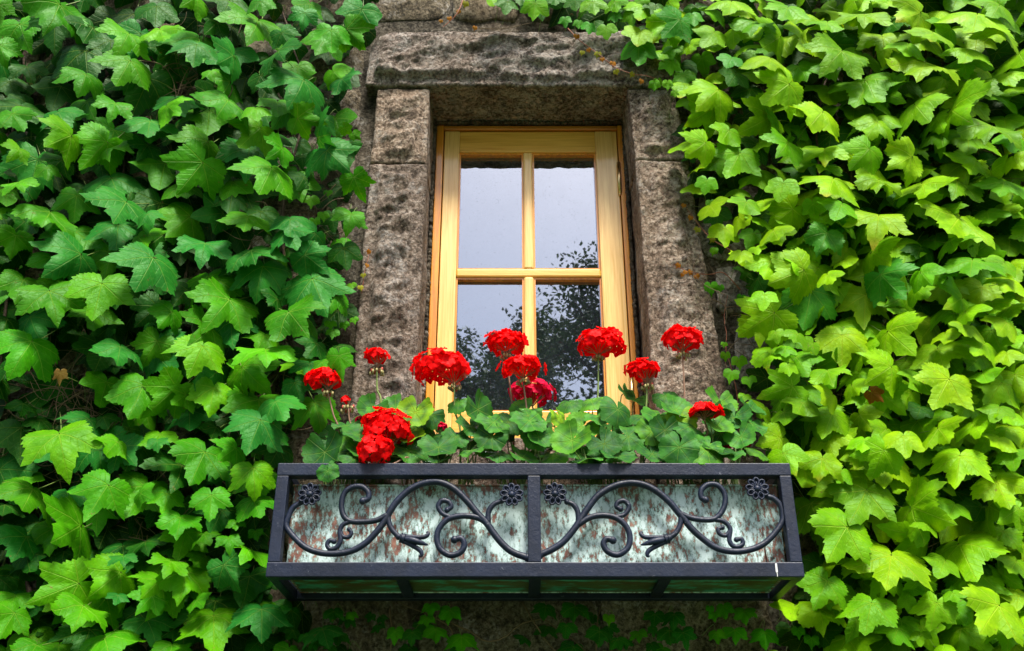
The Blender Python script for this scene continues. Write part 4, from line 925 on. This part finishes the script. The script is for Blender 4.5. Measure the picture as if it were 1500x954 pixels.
def gleaf(x, y, D, tilt, yaw, Y, tone=None):
    """a round leaf D photo pixels wide; tilt 0 lies flat, 90 faces the viewer"""
    tilt += rf.uniform(-16, 16); yaw += rf.uniform(-24, 24)
    pl_ = plant_for(x); p = at(x, y, Y); s_ = D * .94 * mpp(p)
    n = Vector((math.sin(R(yaw)) * math.sin(R(tilt)), -math.cos(R(yaw)) * math.sin(R(tilt)), math.cos(R(tilt)))); dn = Vector((0, 0, -1))
    u = dn - n * dn.dot(n); u = (u.normalized() if u.length > .1 else Vector((0, -1, 0))); u = Matrix.Rotation(R(rf.uniform(-50, 50)), 3, n) @ u
    X = (-u).cross(n); M = Matrix.Translation(p) @ Matrix((X, -u, n)).transposed().to_4x4() @ Matrix.Diagonal((s_, s_, s_, 1))
    o = link('leaf', rf.choice(GL), None, pl_[1]); o.matrix_parent_inverse = Matrix.Translation(-pl_[1].location); o.matrix_basis = M
    t = tone if tone is not None else rf.choices(range(5), [4, 4, 3, 2, .5])[0]; k = rf.uniform(.85, 1.15); o.color = (*[min(1, q * k) for q in GTONE[t]], 1)
    g0 = Vector((p.x * .6 + pl_[1].location.x * .4 + rf.uniform(-.03, .03), -.17 + rf.uniform(-.06, .06), .80))
    pl_[2].append(spline([p - n * .002, p - n * s_ * .25 + Vector((0, .01, -.01)), (p + g0) / 2 + Vector((0, .0, .015)), g0], 4))
for q in [(495,640,48,55,-20,-.20),(476,662,70,75,-15,-.30),(515,655,44,60,10,-.24),(545,600,50,60,0,-.19),(580,598,52,55,15,-.17),(625,615,48,70,-25,-.2),(700,600,60,78,25,-.22),(672,590,40,60,-20,-.2),
          (642,655,62,60,-10,-.29),(668,640,46,65,10,-.24),(690,625,48,60,20,-.22),(720,640,56,70,-10,-.26),(745,618,52,55,-15,-.22),(770,603,52,60,10,-.2),(790,640,48,62,15,-.27),(800,618,40,50,-20,-.2),
          (835,590,44,55,10,-.18),(865,586,52,60,0,-.19),(905,600,58,72,5,-.24),(880,610,50,60,-15,-.22),(838,645,66,76,-10,-.30),(885,650,56,66,15,-.28),(920,640,52,60,10,-.26),(940,610,52,52,-10,-.2),(965,610,48,58,12,-.2),
          (955,632,52,66,-8,-.25),(905,668,62,30,5,-.29),(860,672,60,32,0,-.29),(990,600,54,52,0,-.2),(1010,625,56,58,10,-.25),(995,655,64,76,-20,-.315),(1035,660,62,70,15,-.30),(1055,590,56,60,10,-.17),(1075,612,56,55,-8,-.2),
          (1050,625,54,50,10,-.23),(1100,620,52,58,20,-.2),(1085,640,50,55,-15,-.24),(1100,600,46,60,15,-.17),(975,580,44,55,-10,-.15),(930,585,44,60,10,-.14),(480,690,36,80,-20,-.335),(600,660,60,62,10,-.25),(575,640,40,50,-15,-.2),
          (560,625,42,60,0,-.18),(620,640,40,55,-10,-.2),(730,665,50,45,0,-.25),(765,670,52,40,10,-.26),(690,660,44,50,-10,-.26),(810,668,50,45,0,-.26),(955,665,50,42,0,-.27),(1070,665,46,48,0,-.27),(520,672,44,60,20,-.29),
          (820,612,40,70,30,-.25,4),(915,575,34,60,30,-.15),(700,680,40,40,0,-.24,3),(640,678,44,40,0,-.24,3),(780,685,44,30,0,-.22,3),(850,690,46,30,0,-.22,3),(930,690,46,30,0,-.22,3),(1000,690,46,30,0,-.24,3),(1060,690,46,30,0,-.22,3),(560,690,44,30,0,-.22,3),(1110,660,44,58,20,-.2)]:
    gleaf(*q[:6], *(q[6:] or (None,)))
for i in range(34): gleaf(rf.uniform(465, 1115), rf.uniform(600, 668), rf.uniform(40, 58), rf.uniform(45, 80), rf.uniform(-20, 20), rf.uniform(-.28, -.2))
for i in range(60): gleaf(rf.uniform(470, 1110), rf.uniform(612, 672), rf.uniform(34, 56), rf.uniform(25, 75), rf.uniform(-35, 35), rf.uniform(-.22, -.10), rf.choice((0, 0, 1, 3, 3)))
for px_, root, stalks, _ in plants:
    mb = MB()
    for P in stalks: mb.tube(P, [.0014 + .0008 * i / len(P) for i in range(len(P))], 5, False)
    tag(mb.build('leaf_stalks', M_STALK, root), None, None, None, 'stuff')
    mb = MB()
    for k in range(4):
        a = k * 1.6 + px_; b = root.location; mb.tube(spline([b + Vector((math.cos(a) * .02, math.sin(a) * .02, -.01)), b + Vector((math.cos(a) * .04, math.sin(a) * .03, .05)), b + Vector((math.cos(a) * .07, math.sin(a) * .04, .12))], 4), [.005, .005, .0045, .0045, .004, .004, .0035, .003, .003], 7)
    mb.build('main_stems', M_STALK, root)

# ------------------------------------------------------------------ trees behind the camera, mirrored in the panes
def tree(label, base, H_, crown, seed, n, sparse, big=1.0):
    r_ = random.Random(seed); root = empty('garden_tree', base, label, 'tree'); B_ = Vector(base)
    tr = MB(); P = spline([B_ + Vector((0, 0, -.05)), B_ + Vector((r_.uniform(-.2, .2), 0, H_ * .35)), B_ + Vector((r_.uniform(-.3, .3), 0, H_ * .62)), B_ + Vector((0, 0, H_ * .9))], 6)
    tr.tube(P, [H_ * .022 * (1 - .85 * i / len(P)) for i in range(len(P))], 10); tips = []
    for k in range(22):
        t = r_.uniform(.3, .95); p = P[int(t * (len(P) - 1))]; a = k * 2.4; L = crown * r_.uniform(.6, 1.05) * (1.1 - .5 * max(0, t - .4) / .6)
        e = p + Vector((math.cos(a) * L, math.sin(a) * L, L * r_.uniform(.25, .8))); m_ = (p + e) / 2 + Vector((0, 0, L * .1)); Q = spline([p, m_, e], 5)
        tr.tube(Q, [H_ * .008 * (1 - .85 * i / len(Q)) for i in range(len(Q))], 6); tips += Q[4:]
        for _ in range(4):
            q = r_.choice(Q[3:]); f_ = q + Vector((r_.uniform(-1, 1), r_.uniform(-1, 1), r_.uniform(-.2, .9))) * crown * .4
            tr.tube([q, (q + f_) / 2 + Vector((0, 0, .05)), f_], [H_ * .003, H_ * .002, H_ * .001], 5); tips += [(q + f_) / 2, f_, f_]
    tr.build('trunk', M_BARK, root)
    mb = MB(); cl = [(r_.choice(tips), r_.uniform(.25, .55) * crown * .42) for _ in range(sparse)]
    for i in range(n):
        c, rad = cl[i % len(cl)]; d = Vector((r_.gauss(0, 1), r_.gauss(0, 1), r_.gauss(0, .7))).normalized() * rad * r_.random() ** .45; p = c + d
        s_ = big * r_.uniform(.07, .125); a = Vector((r_.uniform(-1, 1), r_.uniform(-1, 1), r_.uniform(-.8, .3))).normalized(); b_ = a.orthogonal().normalized(); b_ = Matrix.Rotation(r_.uniform(0, 6), 3, a) @ b_
        k = len(mb.v); mb.v += [tuple(p), tuple(p + a * s_ * .5 + b_ * s_ * .3), tuple(p + a * s_), tuple(p + a * s_ * .5 - b_ * s_ * .3)]
        mb.uv += [(0, 0), (.3, .4), (0, .8), (-.3, .4)]; g_ = r_.uniform(.7, 1.2); mb.c += [(.02 * g_, .055 * g_, .035 * g_)] * 4; mb.f.append((k, k + 1, k + 2, k + 3))
    tag(mb.build('crown', M_TREE, root, False), None, None, None, 'stuff')
tree('rounded leafy tree mirrored low in the left window panes', (-1.7, -15.5, -1.6), 10.35, 3.5, 5, 80000, 260)
tree('tall open-branched tree mirrored in the right window panes', (2.5, -15.0, -1.6), 10.5, 3.6, 8, 80000, 220)
tree('broad dark tree farther back across the lawn, mirrored low in the panes', (.5, -25.0, -1.6), 14.4, 6, 9, 110000, 330, 1.7)
